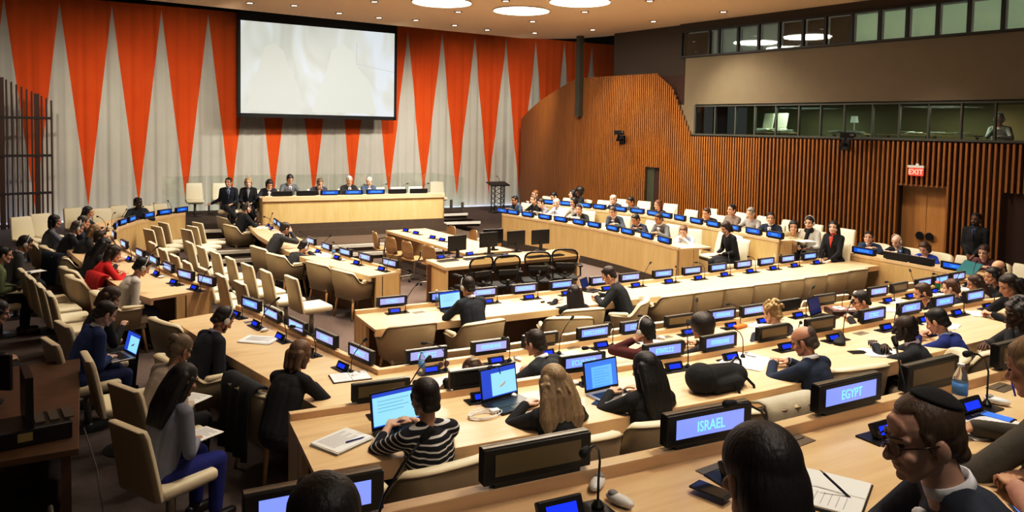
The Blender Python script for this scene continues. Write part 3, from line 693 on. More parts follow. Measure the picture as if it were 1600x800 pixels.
    tx = textmesh('EXIT', .15, mat('exit_letters', (.9, .5, .4), .4, emit=(1.0, .50, .38), es=1.0), t, 'lettering'); tx.matrix_local = Matrix.Translation((-.022, 0, -.055)) @ Matrix.Rotation(R(-90), 4, 'Z') @ Matrix.Rotation(R(90), 4, 'X')
    # booth windows ------------------------------------------------------------
    FR = mat('booth_frame', (.075, .075, .060), .5, metal=.2)
    FD = mat('upper_frame', (.020, .018, .015), .6)
    def strip(num, s0, s1, z0, z1, mull, fm, depth, glass=None, wdt=.035):
        base = MB(); a = wallp((s0 + s1) / 2, 0, -.02); L = s1 - s0
        base.box((a.x, a.y, z0 - .02), (.16, L, .05), WROT); base.box((a.x, a.y, z1 + .015), (.12, L, .03), WROT)
        for s_ in mull:
            p = wallp(s_, 0, -.02); base.box((p.x, p.y, (z0 + z1) / 2), (.07, wdt, z1 - z0), WROT)
        w = struct(base.build('window_%d' % num, fm))
        edges = sorted(mull)
        for i in range(len(edges) - 1):
            q = MB(); p = wallp((edges[i] + edges[i + 1]) / 2, 0, -.03); q.box((p.x, p.y, (z0 + z1) / 2), (.008, edges[i + 1] - edges[i] - wdt, z1 - z0), WROT + R(0)); q.build('window_pane', glass or PANE, w)
        return w
    bs = []
    for px in (1086, 1118, 1150, 1180, 1213, 1249, 1283, 1320, 1364, 1406, 1452, 1503, 1556):
        d_ = CR @ V((px - CX_, 165 - CY_, F_)); tt = W0.dot(WN) / d_.dot(WN); bs.append((d_ * tt - W0).dot(WD))
    strip(1, -2.4, 7.36, 3.13, 3.86, bs + [7.34], FR, .1)
    us = []
    for px in (1065, 1108, 1123, 1153, 1185, 1217, 1254, 1289, 1330, 1373, 1416, 1463, 1512, 1565, 1620):
        d_ = CR @ V((px - CX_, 60 - CY_, F_)); tt = W0.dot(WN) / d_.dot(WN); us.append((d_ * tt - W0).dot(WD))
    strip(2, -2.0, 7.95, 5.25, 5.90, us, FD, .1, pane_mat('upper_glass', (.8, .85, .8), .05), wdt=.06)
    # upper pane backs: lit blinds as glow; grey and reddish ones paint curtain reflections
    BL = mat('lit_blind', (.45, .52, .42), .8, emit=(.50, .62, .50), es=.42); BG = mat('grey_reflection_panel', (.22, .24, .23), .8, emit=(.30, .34, .34), es=.35); BD = mat('red_reflection_panel', (.08, .035, .02), .8)
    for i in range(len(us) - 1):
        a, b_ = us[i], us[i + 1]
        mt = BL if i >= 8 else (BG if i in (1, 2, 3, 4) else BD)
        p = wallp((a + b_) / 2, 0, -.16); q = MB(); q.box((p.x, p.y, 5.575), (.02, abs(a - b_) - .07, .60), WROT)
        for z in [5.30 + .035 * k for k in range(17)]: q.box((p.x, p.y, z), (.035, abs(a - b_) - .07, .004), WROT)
        o = q.build('window_blind_or_reflection', mt)
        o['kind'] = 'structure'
    # booth interior
    BR = mat('booth_wall_glow', (.10, .085, .03), .8, emit=(.10, .085, .03), es=.25)  # faint emission stands in for light on the booth wall
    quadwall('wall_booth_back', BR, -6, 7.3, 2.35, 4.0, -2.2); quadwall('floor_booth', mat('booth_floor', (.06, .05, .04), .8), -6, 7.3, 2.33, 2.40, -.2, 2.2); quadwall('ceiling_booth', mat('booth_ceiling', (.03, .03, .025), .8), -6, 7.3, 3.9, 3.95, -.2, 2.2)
    quadwall('wall_booth_dark', mat('booth_black', (.01, .008, .01), .8), 6.7, 7.15, 3.05, 3.9, -.5, .05)
    DSK = woodmat('booth_desk', (.42, .28, .13), (.5, .34, .17), .5)
    for i, (s_, l) in enumerate(((5.1, 'beneath the pair of pale chairs'), (3.2, 'beside the small lamp'), (1.9, 'with scattered papers on it'), (.9, 'closest to the seated interpreter'))):
        p = wallp(s_, 2.40, -.45); t = thing('booth_desk', 'pale desk inside the interpreters booth, ' + l, 'desk', p, WROT, 'desks in the booths')
        q = MB(); q.box((0, 0, .80), (.45, 1.0, .03)); q.build('desktop', DSK, t); q = MB(); q.box((.15, -.42, .39), (.05, .05, .78)); q.build('leg', DSK, t); q = MB(); q.box((.15, .42, .39), (.05, .05, .78)); q.build('leg', DSK, t)
    rnd = random.Random(5)
    for i, s_ in enumerate((5.5, 4.9, 3.4, 2.95, 1.75, 1.25, .75)):
        p = wallp(s_, 3.22, -.42); q = MB()
        for k in range(5): q.box((rnd.uniform(-.05, .05), rnd.uniform(-.12, .12), .006 + k * .012), (.2, .26, .008), rnd.uniform(-.4, .4))
        tag(q.build('paper_stack', PAPER, None, loc=p, rz=WROT), 'white papers on a booth desk behind glass, %s pile from the double door side' % ORD[6 - i], 'paper', 'papers on the booth desks')
    for i, (s_, zz) in enumerate(((5.55, 0), (5.15, 0))):
        p = wallp(s_, 3.22, -.75); t = thing('booth_chair', 'pale chair back behind booth glass, %s' % ('further from the camera' if i == 0 else 'nearer the camera'), 'chair', p, WROT + R(90))
        q = MB(); q.box((0, 0, .28), (.3, .05, .40), M=Matrix.Rotation(R(12), 3, 'X')); q.build('backrest', PEW, t, bevel=.02); q = MB(); q.box((0, .15, .06), (.32, .3, .06)); q.build('seat', PEW, t, bevel=.02)
        q = MB(); q.cap((0, .1, -.80), (0, .1, .04), .02); q.build('pedestal', DARKM, t)
    p = wallp(3.05, 3.21, -.45); t = thing('desk_lamp', 'small white shaded lamp standing in the interpreters booth', 'lamp', p)
    q = MB(); q.lathe([(.06, 0), (.06, .01), (.012, .02), (.012, .25)]); q.build('stand', WHITEP, t); q = MB(); q.lathe([(.09, .25), (.07, .40)]); q.build('lamp_shade', mat('shade_glow', (.6, .6, .5), .7, emit=(.8, .8, .65), es=.6), t)
    # speakers / cameras on the wall
    for nm, s_, z_, l in (('a', 10.06, 2.96, 'black camera on a bracket, on the wood wall above the narrow doorway'), ('b', 2.93, 3.02, 'black camera on a bracket hanging below the booth windows')):
        p = wallp(s_, z_, .0); t = thing('wall_camera', l, 'camera', p, WROT + R(90), 'wall cameras')
        q = MB(); q.box((0, .05, -.06), (.20, .10, .26)); q.build('mount', BLACK, t, bevel=.01)
        q = MB(); q.tube([(0, .1, -.06), (-.0, .28, -.08), (-.12, .34, .04), (-.16, .36, .12)], .035, 8); q.build('arm', BLACK, t)
        q = MB(); q.box((-.2, .40, .15), (.26, .14, .13), R(15)); q.cap((-.32, .42, .15), (-.40, .45, .15), .045); q.build('camera_body', BLACK, t, bevel=.01)
    p = on_y(1002, 50, 18.5); q = MB(); q.box((0, 0, 0), (.22, .22, .16)); q.box((0, 0, .12), (.08, .08, .12)); tag(q.build('ceiling_speaker', BLACK, None, loc=(14.55, 18.6, 5.98), bevel=.01), 'small black loudspeaker hung where the ceiling meets the dark wall', 'speaker')
    # ---- projection screen -----------------------------------------------------
    a = on_y(367, 22, 26.0); b_ = on_y(617, 47, 26.75)
    a = V((4.36, 25.9, 0)); b_ = V((9.93, 26.2, 0)); d = (b_ - a); L = d.length; ang = math.atan2(d.y, d.x); c = (a + b_) / 2
    t = thing('projection_screen', 'large hanging projection screen with black border in front of curtain', 'projection screen', (c.x, c.y, 3.40), ang)
    q = MB(); q.box((0, 0, .03), (L, .05, .10)); q.box((-L / 2 + .05, 0, 1.65), (.10, .05, 3.3)); q.box((L / 2 - .05, 0, 1.65), (.10, .05, 3.3)); q.box((0, 0, 3.28), (L, .05, .34)); q.build('border', BLACKM, t)
    q = MB(); q.box((0, .03, 1.65), (L, .03, 3.3)); q.build('backing', BLACKM, t)
    sm = bpy.data.materials.new('projected_image'); sm.use_nodes = True; nt = sm.node_tree; b2 = nt.nodes['Principled BSDF']; b2.inputs['Base Color'].default_value = (.1, .1, .1, 1)
    tc = nt.nodes.new('ShaderNodeTexCoord'); mp = nt.nodes.new('ShaderNodeMapping'); mp.inputs['Scale'].default_value = (.55, 1, .35); mp.inputs['Rotation'].default_value = (0, .5, 0); nt.links.new(tc.outputs['Object'], mp.inputs['Vector'])
    ns = nt.nodes.new('ShaderNodeTexNoise'); ns.inputs['Scale'].default_value = 1.1; ns.inputs['Detail'].default_value = 2; ns.inputs['Distortion'].default_value = 1.5; nt.links.new(mp.outputs[0], ns.inputs['Vector'])
    rp = nt.nodes.new('ShaderNodeValToRGB'); e = rp.color_ramp.elements; e[0].position = .35; e[0].color = (.56, .57, .50, 1); e[1].position = .62; e[1].color = (.72, .78, .83, 1); e2 = rp.color_ramp.elements.new(.5); e2.color = (.66, .68, .62, 1)
    nt.links.new(ns.outputs['Fac'], rp.inputs['Fac']); nt.links.new(rp.outputs[0], b2.inputs['Emission Color']); b2.inputs['Emission Strength'].default_value = .88
    q = MB(); q.box((0, -.005, 1.62), (L - .20, .03, 3.02)); pic = q.build('screen_surface', sm, t)
    # faint figures of the projected picture
    def fig(poly, col, es, nm, y):
        q_ = MB(); q_.add([(x, y, z) for x, z in poly], [list(range(len(poly)))]); q_.build(nm, mat('proj_' + nm, (.1, .1, .1), .6, emit=col, es=es), pic)
    fig([(-2.55, .2), (-2.1, 1.7), (-1.9, 2.3), (-1.6, 2.45), (-1.3, 2.2), (-1.1, 1.6), (-.75, .9), (-.7, .2)], (.62, .62, .54), .95, 'projected_shape', -.0215)
    fig([(-.35, .2), (.0, 1.2), (.2, 1.7), (.35, 2.35), (.75, 2.6), (1.15, 2.35), (1.3, 1.8), (1.75, 1.35), (2.0, .2)], (.64, .66, .58), .95, 'projected_shape_tall', -.0215)
    fig([(1.25, 1.95), (2.68, 1.72), (2.68, 1.70), (1.25, 1.93)], (.50, .55, .53), .9, 'projected_line', -.024)
    fig([(1.25, 2.7), (1.27, 2.7), (1.27, 1.9), (1.25, 1.9)], (.50, .55, .53), .9, 'projected_line_upright', -.024)
    for i, x in enumerate((-2.1, 2.1)):
        q = MB(); q.tube([(x, 0, 3.4), (x, 0, 4.2)], .012, 6); q.build('hanging_cable', BLACKM, t)
    # ---- wooden lattice screen at the curtain's other end ----------------------------
    t = thing('lattice_screen', 'dark brown slatted wood screen with crossbars before the curtain', 'screen')
    A = V((-.82, 26.3, 0)); B = V((-3.6, 25.7, 0)); q = MB(); n = 23
    zA = on_y(82, 157, 26.3).z; zB = on_y(0, 112, 25.9).z
    for i in range(n + 1):
        k = i / n; p = A.lerp(B, k); z = zA + (zB - zA) * k * 1.85
        q.box((p.x, p.y, z / 2), (.045 if i % 7 != 3 else .13, .06, z))
    q.build('slats', mat('screen_brown', (.075, .030, .014), .6), t)
    q = MB()
    for z in (.10, 1.02, 2.12, 3.22, 4.42):
        for yo in (.06,):
            d = B - A; s0 = 0 if z < 4 else .62; a2 = A.lerp(B, s0); c = (a2 + B) / 2; q.box((c.x, c.y - .04, z), ((B - a2).length, .04, .07), math.atan2(d.y, d.x))
    q.build('crossbars', mat('screen_bar', (.03, .014, .009), .6), t)
    # side walls out of the frame, to close the room
    m = MB(); m.b2((-9.2, -4, 0), (-9, 28.6, 7.7)); struct(m.build('wall_left', PL))
    # glass railing behind the dais
    t = thing('glass_railing', 'low frameless glass railing behind the podium chairs', 'railing', (0, 0, .50))
    for i in range(7):
        x = 1.95 + i * 1.22; q = MB(); q.b2((x + .02, 24.0, 0), (x + 1.2, 24.015, 1.1)); q.build('glass_panel', RAILG, t)
        q = MB(); q.b2((x + .04, 23.98, 0), (x + .09, 24.04, .28)); q.build('clamp', GREYM, t)
    for i in range(3):
        q = MB(); q.b2((10.46, 21.6 + i * .85, 0), (10.475, 22.4 + i * .85, 1.1)); q.build('glass_panel', RAILG, t); q = MB(); q.b2((10.44, 21.62 + i * .85, 0), (10.5, 21.7 + i * .85, .3)); q.build('clamp', GREYM, t)
def textmesh(s, size, mt, parent, name, extr=.001):
    cu = bpy.data.curves.new('t', 'FONT'); cu.body = s; cu.size = size; cu.align_x = 'CENTER'; cu.extrude = extr; cu.resolution_u = 3
    o = bpy.data.objects.new('t', cu); TMPS.collection.objects.link(o); TMPS.view_layers[0].update(); dg = TMPS.view_layers[0].depsgraph; dg.update()
    me = bpy.data.meshes.new_from_object(o.evaluated_get(dg)); bpy.data.objects.remove(o); bpy.data.curves.remove(cu)
    me.materials.clear(); me.materials.append(mt)
    n = bpy.data.objects.new(name, me); COL.objects.link(n); n.parent = parent; return n

# ------------------------------------------------------------------ long desks
def offs(line, d):
    """polyline moved sideways by d (positive = to the right of its direction)"""
    out = []
    for i, p in enumerate(line):
        p = V((*p, 0)); ns = []
        if i > 0: a = (p - V((*line[i - 1], 0))).normalized(); ns.append(V((a.y, -a.x, 0)))
        if i < len(line) - 1: a = (V((*line[i + 1], 0)) - p).normalized(); ns.append(V((a.y, -a.x, 0)))
        n = sum(ns, V((0, 0, 0))).normalized(); k = 1 / max(n.dot(ns[0]), .4); q = p + n * d * k; out.append((q.x, q.y))
    return out
def band(mb, la, lb, z0, z1):
    """solid strip between two parallel polylines"""
    n = len(la); vs = []
    for p, q in zip(la, lb): vs += [(p[0], p[1], z0), (p[0], p[1], z1), (q[0], q[1], z1), (q[0], q[1], z0)]
    fs = [[i * 4 + k, i * 4 + (k + 1) % 4, (i + 1) * 4 + (k + 1) % 4, (i + 1) * 4 + k] for i in range(n - 1) for k in range(4)]
    fs += [[3, 2, 1, 0], [(n - 1) * 4 + k for k in range(4)]]
    mb.add(vs, fs)
def long_desk(label, line, fl, top, depth=.84, ledge=.05, endpanel=.5, plinth=0.0, fasc=.09, group=None, front_mat=None, fl_front=None, ends=(1, 1), name='conference_desk'):
    """line = the rail edge away from the sitters, who are on the right of its direction"""
    t = thing(name, label, 'desk', (line[0][0], line[0][1], fl), 0, group)
    o = V((line[0][0], line[0][1])); L = [(p[0] - o.x, p[1] - o.y) for p in line]; h = top - fl; ff = (fl_front if fl_front is not None else fl) - fl
    m = MB(); band(m, offs(L, .055), offs(L, depth), h - .035, h); m.build('desktop', BIRCH, t)
    m = MB(); band(m, offs(L, -.005), offs(L, .055), h - .035, h + ledge); m.build('rail', BIRCH, t, bevel=.004)
    m = MB(); band(m, offs(L, depth - .03), offs(L, depth + .004), h - fasc, h - .001); m.build('edge_band', BIRCH, t)
    m = MB(); band(m, offs(L, 0), offs(L, .03), ff + plinth, h - .035); m.build('front_panel', front_mat or BIRCHF, t)
    if plinth: m = MB(); band(m, offs(L, -.012), offs(L, .02), ff, ff + plinth); m.build('plinth', PLINTH, t)
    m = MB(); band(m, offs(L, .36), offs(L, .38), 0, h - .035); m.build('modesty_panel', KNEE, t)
    for e, (i, j) in enumerate(((0, 1), (-1, -2))):
        if not ends[e]: continue
        d = (V(L[j]) - V(L[i])).normalized() * .04; a = [offs(L, 0)[i], offs(L, endpanel)[i]]
        p = [V(a[0]), V(a[1]), V(a[1]) + d, V(a[0]) + d]; m = MB(); m.prism([(q.x, q.y) for q in p], ff, h - .036); m.build('end_panel', BIRCHF, t)
    return t
def walk(line, d0):
    """point and heading at distance d0 along a polyline"""
    for i in range(len(line) - 1):
        a, b = V(line[i]), V(line[i + 1]); L = (b - a).length
        if d0 <= L or i == len(line) - 2:
            u = (b - a) / L; return a + u * d0, math.atan2(u.y, u.x)
        d0 -= L
def nearest(line, p):
    best = None; acc = 0
    for i in range(len(line) - 1):
        a, b = V(line[i]), V(line[i + 1]); L = (b - a).length; u = (b - a) / L; t = max(0, min(L, (V((p[0], p[1])) - a).dot(u))); q = a + u * t; d = (q - V((p[0], p[1]))).length
        if best is None or d < best[0]: best = (d, q, math.atan2(u.y, u.x), acc + t)
        acc += L
    return best[1], best[2], best[3]
# ------------------------------------------------------------------ seats (all face +Y, origin on the floor)
def mk_armchair():
    t = thing('armchair', 'x', 'chair', group='beige armchairs at the desks')
    q = MB(); n = 36; hs = []
    def plan(a, g=0.0):                       # a = 0 at the back, +-110 deg at the arm fronts
        x = math.sin(a); y = -math.cos(a); e = .62
        return V((math.copysign(abs(x) ** e, x) * (.305 + g), math.copysign(abs(y) ** e, y) * (.27 + g) + .0, 0))
    def hgt(a):
        k = abs(math.degrees(a))
        if k < 50: return .83 - .00001 * k * k
        if k < 84: u = (k - 50) / 34; return .805 - .175 * (u * u * (3 - 2 * u))
        return .630
    A = [R(-112 + 224 * i / n) for i in range(n + 1)]
    vs = []
    for a in A:
        z1 = hgt(a); sl = .0
        for (g, z, bk) in ((.0, .36, 0), (.028, .55, .02), (.035, z1 - .02, .055), (.02, z1, .055), (-.022, z1, .045), (-.035, z1 - .025, .04), (-.03, .55, .005), (-.03, .38, 0)):
            p = plan(a, g); back = max(0, math.cos(a)); vs.append(V((p.x * (1 + .10 * (z - .36)), p.y - bk * back, z)))
    fs = []
    for i in range(n):
        for k in range(8): fs.append([i * 8 + k, i * 8 + (k + 1) % 8, (i + 1) * 8 + (k + 1) % 8, (i + 1) * 8 + k])
    fs += [[k for k in range(8)][::-1], [n * 8 + k for k in range(8)]]
    q.v = vs; q.f = fs; q.m = [0] * len(fs)
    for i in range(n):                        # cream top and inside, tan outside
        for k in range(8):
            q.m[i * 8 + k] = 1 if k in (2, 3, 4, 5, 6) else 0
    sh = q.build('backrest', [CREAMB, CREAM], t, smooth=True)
    p = MB(); p.tube([plan(a, .034) * 1.0 + V((0, -.055 * max(0, math.cos(a)), hgt(a) - .018)) for a in A], .007, 6); p.xf(Matrix.Diagonal((1.055, 1.0, 1, 1))); p.build('piping', PIPE, sh, smooth=True)
    for s in (-1, 1):
        p = MB(); p.cap((s * .318, -.05, .640), (s * .295, .17, .625), .034, .030); p.build('armrest', CREAM, t, smooth=True)
    p = MB(); p.box((0, .02, .435), (.50, .50, .11)); p.build('seat', CREAM, t, smooth=True, bevel=.035, seg=3)
    p = MB(); p.box((0, .0, .355), (.50, .46, .05)); p.build('seat_frame', CREAMB, t)
    for sx in (-1, 1):
        for sy in (-1, 1):
            p = MB(); p.tube([(sx * .22, sy * .19, .35), (sx * .26, sy * .24 - .0, 0)], [.023, .014], 8); p.build('leg', LEGW, t, smooth=True)
    return t
def mk_sidechair():
    t = thing('side_chair', 'x', 'chair', group='armless pale chairs in rows')
    q = MB(); prof = [(-.20, .40, .5), (-.225, .55, .49), (-.255, .72, .47), (-.285, .87, .45), (-.305, .93, .43)]; vs = []
    for y, z, w in prof:
        for (dx, dy) in ((-w / 2, -.01), (-w / 2 + .03, -.04), (w / 2 - .03, -.04), (w / 2, -.01), (w / 2 - .02, .028), (-w / 2 + .02, .028)): vs.append(V((dx, y + dy, z)))
    n = len(prof); fs = [[i * 6 + k, i * 6 + (k + 1) % 6, (i + 1) * 6 + (k + 1) % 6, (i + 1) * 6 + k] for i in range(n - 1) for k in range(6)] + [[5, 4, 3, 2, 1, 0], [(n - 1) * 6 + k for k in range(6)]]
    q.v = vs; q.f = fs; q.m = [1 if (i < (n - 1) * 6 and i % 6 in (0, 1, 2)) else 0 for i in range(len(fs))]
    q.build('backrest', [PEW, CREAMB], t, bevel=.012, smooth=True)
    p = MB(); p.box((0, .03, .435), (.48, .47, .09)); p.build('seat', PEW, t, smooth=True, bevel=.035, seg=3)
    p = MB(); p.lathe([(.13, .36), (.15, .39), (.15, .395)], (0, .02, 0), 16); p.box((0, .02, .375), (.36, .30, .02)); p.build('seat_plate', GREYM, t)
    p = MB(); p.tube([(0, .02, .03), (0, .02, .37)], .035, 12); p.build('pedestal', GREYM, t, smooth=True)
    p = MB(); p.lathe([(.0, 0), (.21, 0), (.21, .010), (.05, .028), (.04, .035)], (0, .02, 0), 24); p.build('base_plate', DARKM, t)
    return t
def star_base(t, mt, r=.30):
    for k in range(5):
        a = R(72 * k + 18); c, s = math.cos(a), math.sin(a)
        p = MB(); p.tube([(0.03 * c, .03 * s, .10), (r * c, r * s, .065)], [.022, .014], 6); lg = p.build('leg', mt, t)
        p = MB(); p.ell((r * c, r * s, .03), (.028, .028, .03), seg=8, rings=6); p.build('caster', BLACK, lg, smooth=True)
    p = MB(); p.tube([(0, 0, .08), (0, 0, .40)], .024, 10); p.build('gas_lift', mt, t)
def mk_swivel():
    t = thing('swivel_chair', 'x', 'chair', group='tan swivel chairs at the central table')
    q = MB(); vs = []; n = 9; prof = [(-.16, .42, .30), (-.22, .50, .40), (-.245, .60, .42), (-.255, .72, .40), (-.27, .80, .34), (-.275, .83, .24)]
    for y, z, w in prof:
        for k in range(n):
            u = -1 + 2 * k / (n - 1); vs.append(V((u * w / 2, y + .05 * u * u, z)))
    for y, z, w in prof:
        for k in range(n):
            u = -1 + 2 * k / (n - 1); vs.append(V((u * w / 2, y + .05 * u * u + .018, z)))
    m_ = len(prof); o = m_ * n; fs = []
    for i in range(m_ - 1):
        for k in range(n - 1): a = i * n + k; fs += [[a, a + 1, a + n + 1, a + n], [o + a, o + a + n, o + a + n + 1, o + a + 1]]
    bd = [k for k in range(n)] + [i * n + n - 1 for i in range(1, m_)] + [(m_ - 1) * n + k for k in range(n - 2, -1, -1)] + [i * n for i in range(m_ - 2, 0, -1)]
    for i in range(len(bd)): a, b = bd[i], bd[(i + 1) % len(bd)]; fs.append([b, a, o + a, o + b])
    q.v = vs; q.f = fs; q.m = [0] * len(fs); q.build('backrest', SHELL, t, smooth=False)
    p = MB(); p.box((0, .0, .44), (.44, .42, .04)); p.build('seat', SHELL, t, bevel=.018, seg=3)
    for s in (-1, 1): p = MB(); p.tube([(s * .2, -.05, .43), (s * .27, -.05, .52), (s * .27, -.05, .63), (s * .27, .12, .64)], .013, 6); p.build('armrest', DARKM, t)
    star_base(t, GREYM); return t
def mk_meshchair():
    t = thing('mesh_office_chair', 'x', 'chair', group='black mesh chairs at the secretariat table')
    n = 20; pts = []
    for k in range(n):
        a = 2 * math.pi * k / n; x = .25 * math.copysign(abs(math.cos(a)) ** .7, math.cos(a)); z = .27 * math.copysign(abs(math.sin(a)) ** .7, math.sin(a)); x *= .86 + .25 * z / .27
        pts.append(V((x, -.24 - .10 * (z + .27) + .9 * x * x, .77 + z * .92)))
    p = MB(); p.tube(pts + [pts[0]], .017, 6); fr = p.build('back_frame', BLACK, t, smooth=True)
    p = MB(); c = V((0, -.27, .77)); p.add([q.copy() for q in pts] + [c], [[k, (k + 1) % n, n] for k in range(n)])
    mm = pane_mat('mesh_see_through', (.30, .27, .2), .02); 
    p.build('backrest', mm, t); p = MB(); p.box((0, -.27, .72), (.36, .05, .10)); p.build('lumbar_pad', BLACK, t, bevel=.02)
    p = MB(); p.tube([(0, -.3, .60), (0, -.27, .46), (0, -.05, .40)], .03, 8); p.build('spine', BLACK, t)
    p = MB(); p.box((0, .02, .45), (.50, .46, .05)); p.build('seat', MESHB, t, bevel=.022, seg=3)
    for s in (-1, 1): p = MB(); p.tube([(s * .2, -.12, .45), (s * .31, -.1, .50), (s * .31, -.06, .66)], .016, 6); ar = p.build('arm_post', BLACK, t); p = MB(); p.box((s * .31, .02, .675), (.085, .27, .035)); p.build('armrest', BLACK, ar, bevel=.014)
    star_base(t, BLACK, .33); return t
armchair = Proto(mk_armchair); sidechair = Proto(mk_sidechair); swivel = Proto(mk_swivel); meshchair = Proto(mk_meshchair)

# ------------------------------------------------------------------ desk equipment (origin on the desk or rail, sitter at -Y)
def glyphs(n, w, h, seed):
    q = MB(); rnd = random.Random(seed); x = -w / 2; cw = w / n
    for i in range(n):
        k = rnd.randrange(4); a = x + cw * i + cw * .1; b = a + cw * .72
        q.b2((a, -.0005, -h / 2), (a + cw * .2, .0005, h / 2))
        if k in (0, 2): q.b2((b - cw * .2, -.0005, -h / 2), (b, .0005, h / 2))
        if k in (0, 1, 3): q.b2((a, -.0005, h / 2 - h * .18), (b, .0005, h / 2))
        if k in (1, 2): q.b2((a, -.0005, -h * .1), (b, .0005, h * .08))
        if k in (3, 1): q.b2((a, -.0005, -h / 2), (b, .0005, -h / 2 + h * .18))
    return q
PLATE = {}
def nameplate(p, z, ang, label, mode='lit', text=None, seed=0, group='nameplates on the desks', W=.42, back=True):
    """mode: lit / pale / blue / off / dark"""
    key = (mode, text, seed % 5, W)
    loc = V((p[0], p[1], z))
    if key in PLATE:
        t = copy_tree(PLATE[key]); t.location = loc; t.rotation_euler = (0, 0, ang); t['label'] = label; t['group'] = group; return t
    t = thing('nameplate', label, 'nameplate', loc, ang, group); PLATE[key] = t
    H = .125; y0 = .0
    q = MB(); q.box((0, 0, .008), (W * .8, .045, .016)); q.build('foot', BLACK, t)
    q = MB(); q.box((0, 0, .014 + H / 2), (W, .050, H)); q.build('housing', BLACK, t, bevel=.004)
    q = MB(); q.box((0, .0, .015 + H), (W * .985, .022, .004)); q.box((0, .014, .015 + H), (W * .985, .006, .006)); q.build('top_rail', GREYM, t)
    def face(sy, m1, m2):
        q = MB(); q.box((0, sy * .0252, .018 + H / 2), (W * .80, .002, H * .62)); sc = q.build('display', m1, t)
        if text and sy < 0:
            x = textmesh(text, .060, m2, sc, 'lettering'); x.location = (0, sy * .0275, .018 + H / 2 - .021); x.rotation_euler = (R(90), 0, 0); x.scale = (.8, 1, 1)
        elif m2:
            n = 6 + seed % 5; g_ = glyphs(n, .028 * n, .040, seed % 5); g_.xf(Matrix.Translation((0, sy * .0268, .018 + H / 2))); g_.build('lettering', m2, sc)
    if mode == 'lit': face(-1, LITP, LITC)
    elif mode == 'pale': face(-1, LITP2, LITC)
    elif mode == 'off': face(-1, OFFP, None)
    elif mode == 'dark': face(-1, BLACKM, None)
    if mode in ('lit', 'pale', 'blue'): face(1, LITB, LITBT)
    if mode == 'blue': face(-1, LITP2, LITC)
    return t
def mk_console():
    t = thing('microphone_console', 'x', 'microphone', group='delegate microphone consoles')
    q = MB(); q.prism([(-.14, -.06), (.17, -.06), (.17, .055), (-.14, .055)], 0, .008); q.build('base_plate', BLACK, t)
    q = MB(); M_ = Matrix.Rotation(R(-28), 3, 'X'); q.box((-.02, .0, .038), (.17, .030, .066), M=M_); hs = q.build('screen_housing', BLACK, t, bevel=.006)
    q = MB(); q.box((-.02, -.0155, .040), (.115, .0025, .036), M=M_); q.xf(Matrix.Translation((0, 0, 0))); q.build('display', LCD, hs)
    q = MB(); 
    for i in range(5): q.box((-.07 + i * .025, -.045, .010), (.014, .010, .004))
    q.build('buttons', mat('button_grey', (.12, .12, .13), .4), t)
    return t
def mk_mic():
    t = thing('gooseneck_microphone', 'x', 'microphone', group='gooseneck microphones')
    q = MB(); q.lathe([(.022, 0), (.022, .012), (.008, .03)], (0, 0, 0), 12); q.build('socket', BLACK, t)
    q = MB(); q.tube([(0, 0, .02), (0, 0, .10), (-.012, -.01, .17), (-.06, -.03, .235), (-.13, -.05, .275), (-.20, -.065, .29)], .0045, 6); q.build('gooseneck', BLACK, t, smooth=True)
    q = MB(); q.cap((-.20, -.065, .29), (-.235, -.072, .292), .013, .016, 10); q.build('foam_head', BLACKM, t, smooth=True); return t
def mk_mic2():
    t = thing('gooseneck_microphone', 'x', 'microphone', group='gooseneck microphones')
    q = MB(); q.lathe([(.022, 0), (.022, .012), (.008, .03)], (0, 0, 0), 12); q.build('socket', BLACK, t)
    q = MB(); q.tube([(0, 0, .02), (.0, 0, .10), (.03, .02, .19), (.09, .05, .27), (.15, .07, .33)], .0045, 6); q.build('gooseneck', BLACK, t, smooth=True)
    q = MB(); q.cap((.15, .07, .33), (.175, .08, .35), .012, .015, 10); q.build('foam_head', BLACKM, t, smooth=True); return t
def mk_ear():
    t = thing('earpiece', 'x', 'earpiece', group='white earpieces on the desks')
    q = MB(); q.ell((0, 0, .018), (.026, .06, .018), seg=14, rings=8); q.build('shell', WHITEP, t, smooth=True)
    q = MB(); q.ell((0, .03, .030), (.018, .02, .012)); q.build('ear_pad', mat('pad_grey', (.3, .3, .3), .7), t, smooth=True); return t
def mk_outlet():
    t = thing('desk_outlet', 'x', 'outlet', group='flat outlets set in the desktops')
    q = MB(); q.box((0, 0, .002), (.16, .085, .004)); q.build('cover', mat('outlet_grey', (.22, .19, .15), .4, metal=.3), t); q = MB(); q.box((0, 0, .005), (.12, .003, .002)); q.build('slot', BLACK, t); return t
console = Proto(mk_console); mic = Proto(mk_mic); mic2 = Proto(mk_mic2); ear = Proto(mk_ear); outlet = Proto(mk_outlet)
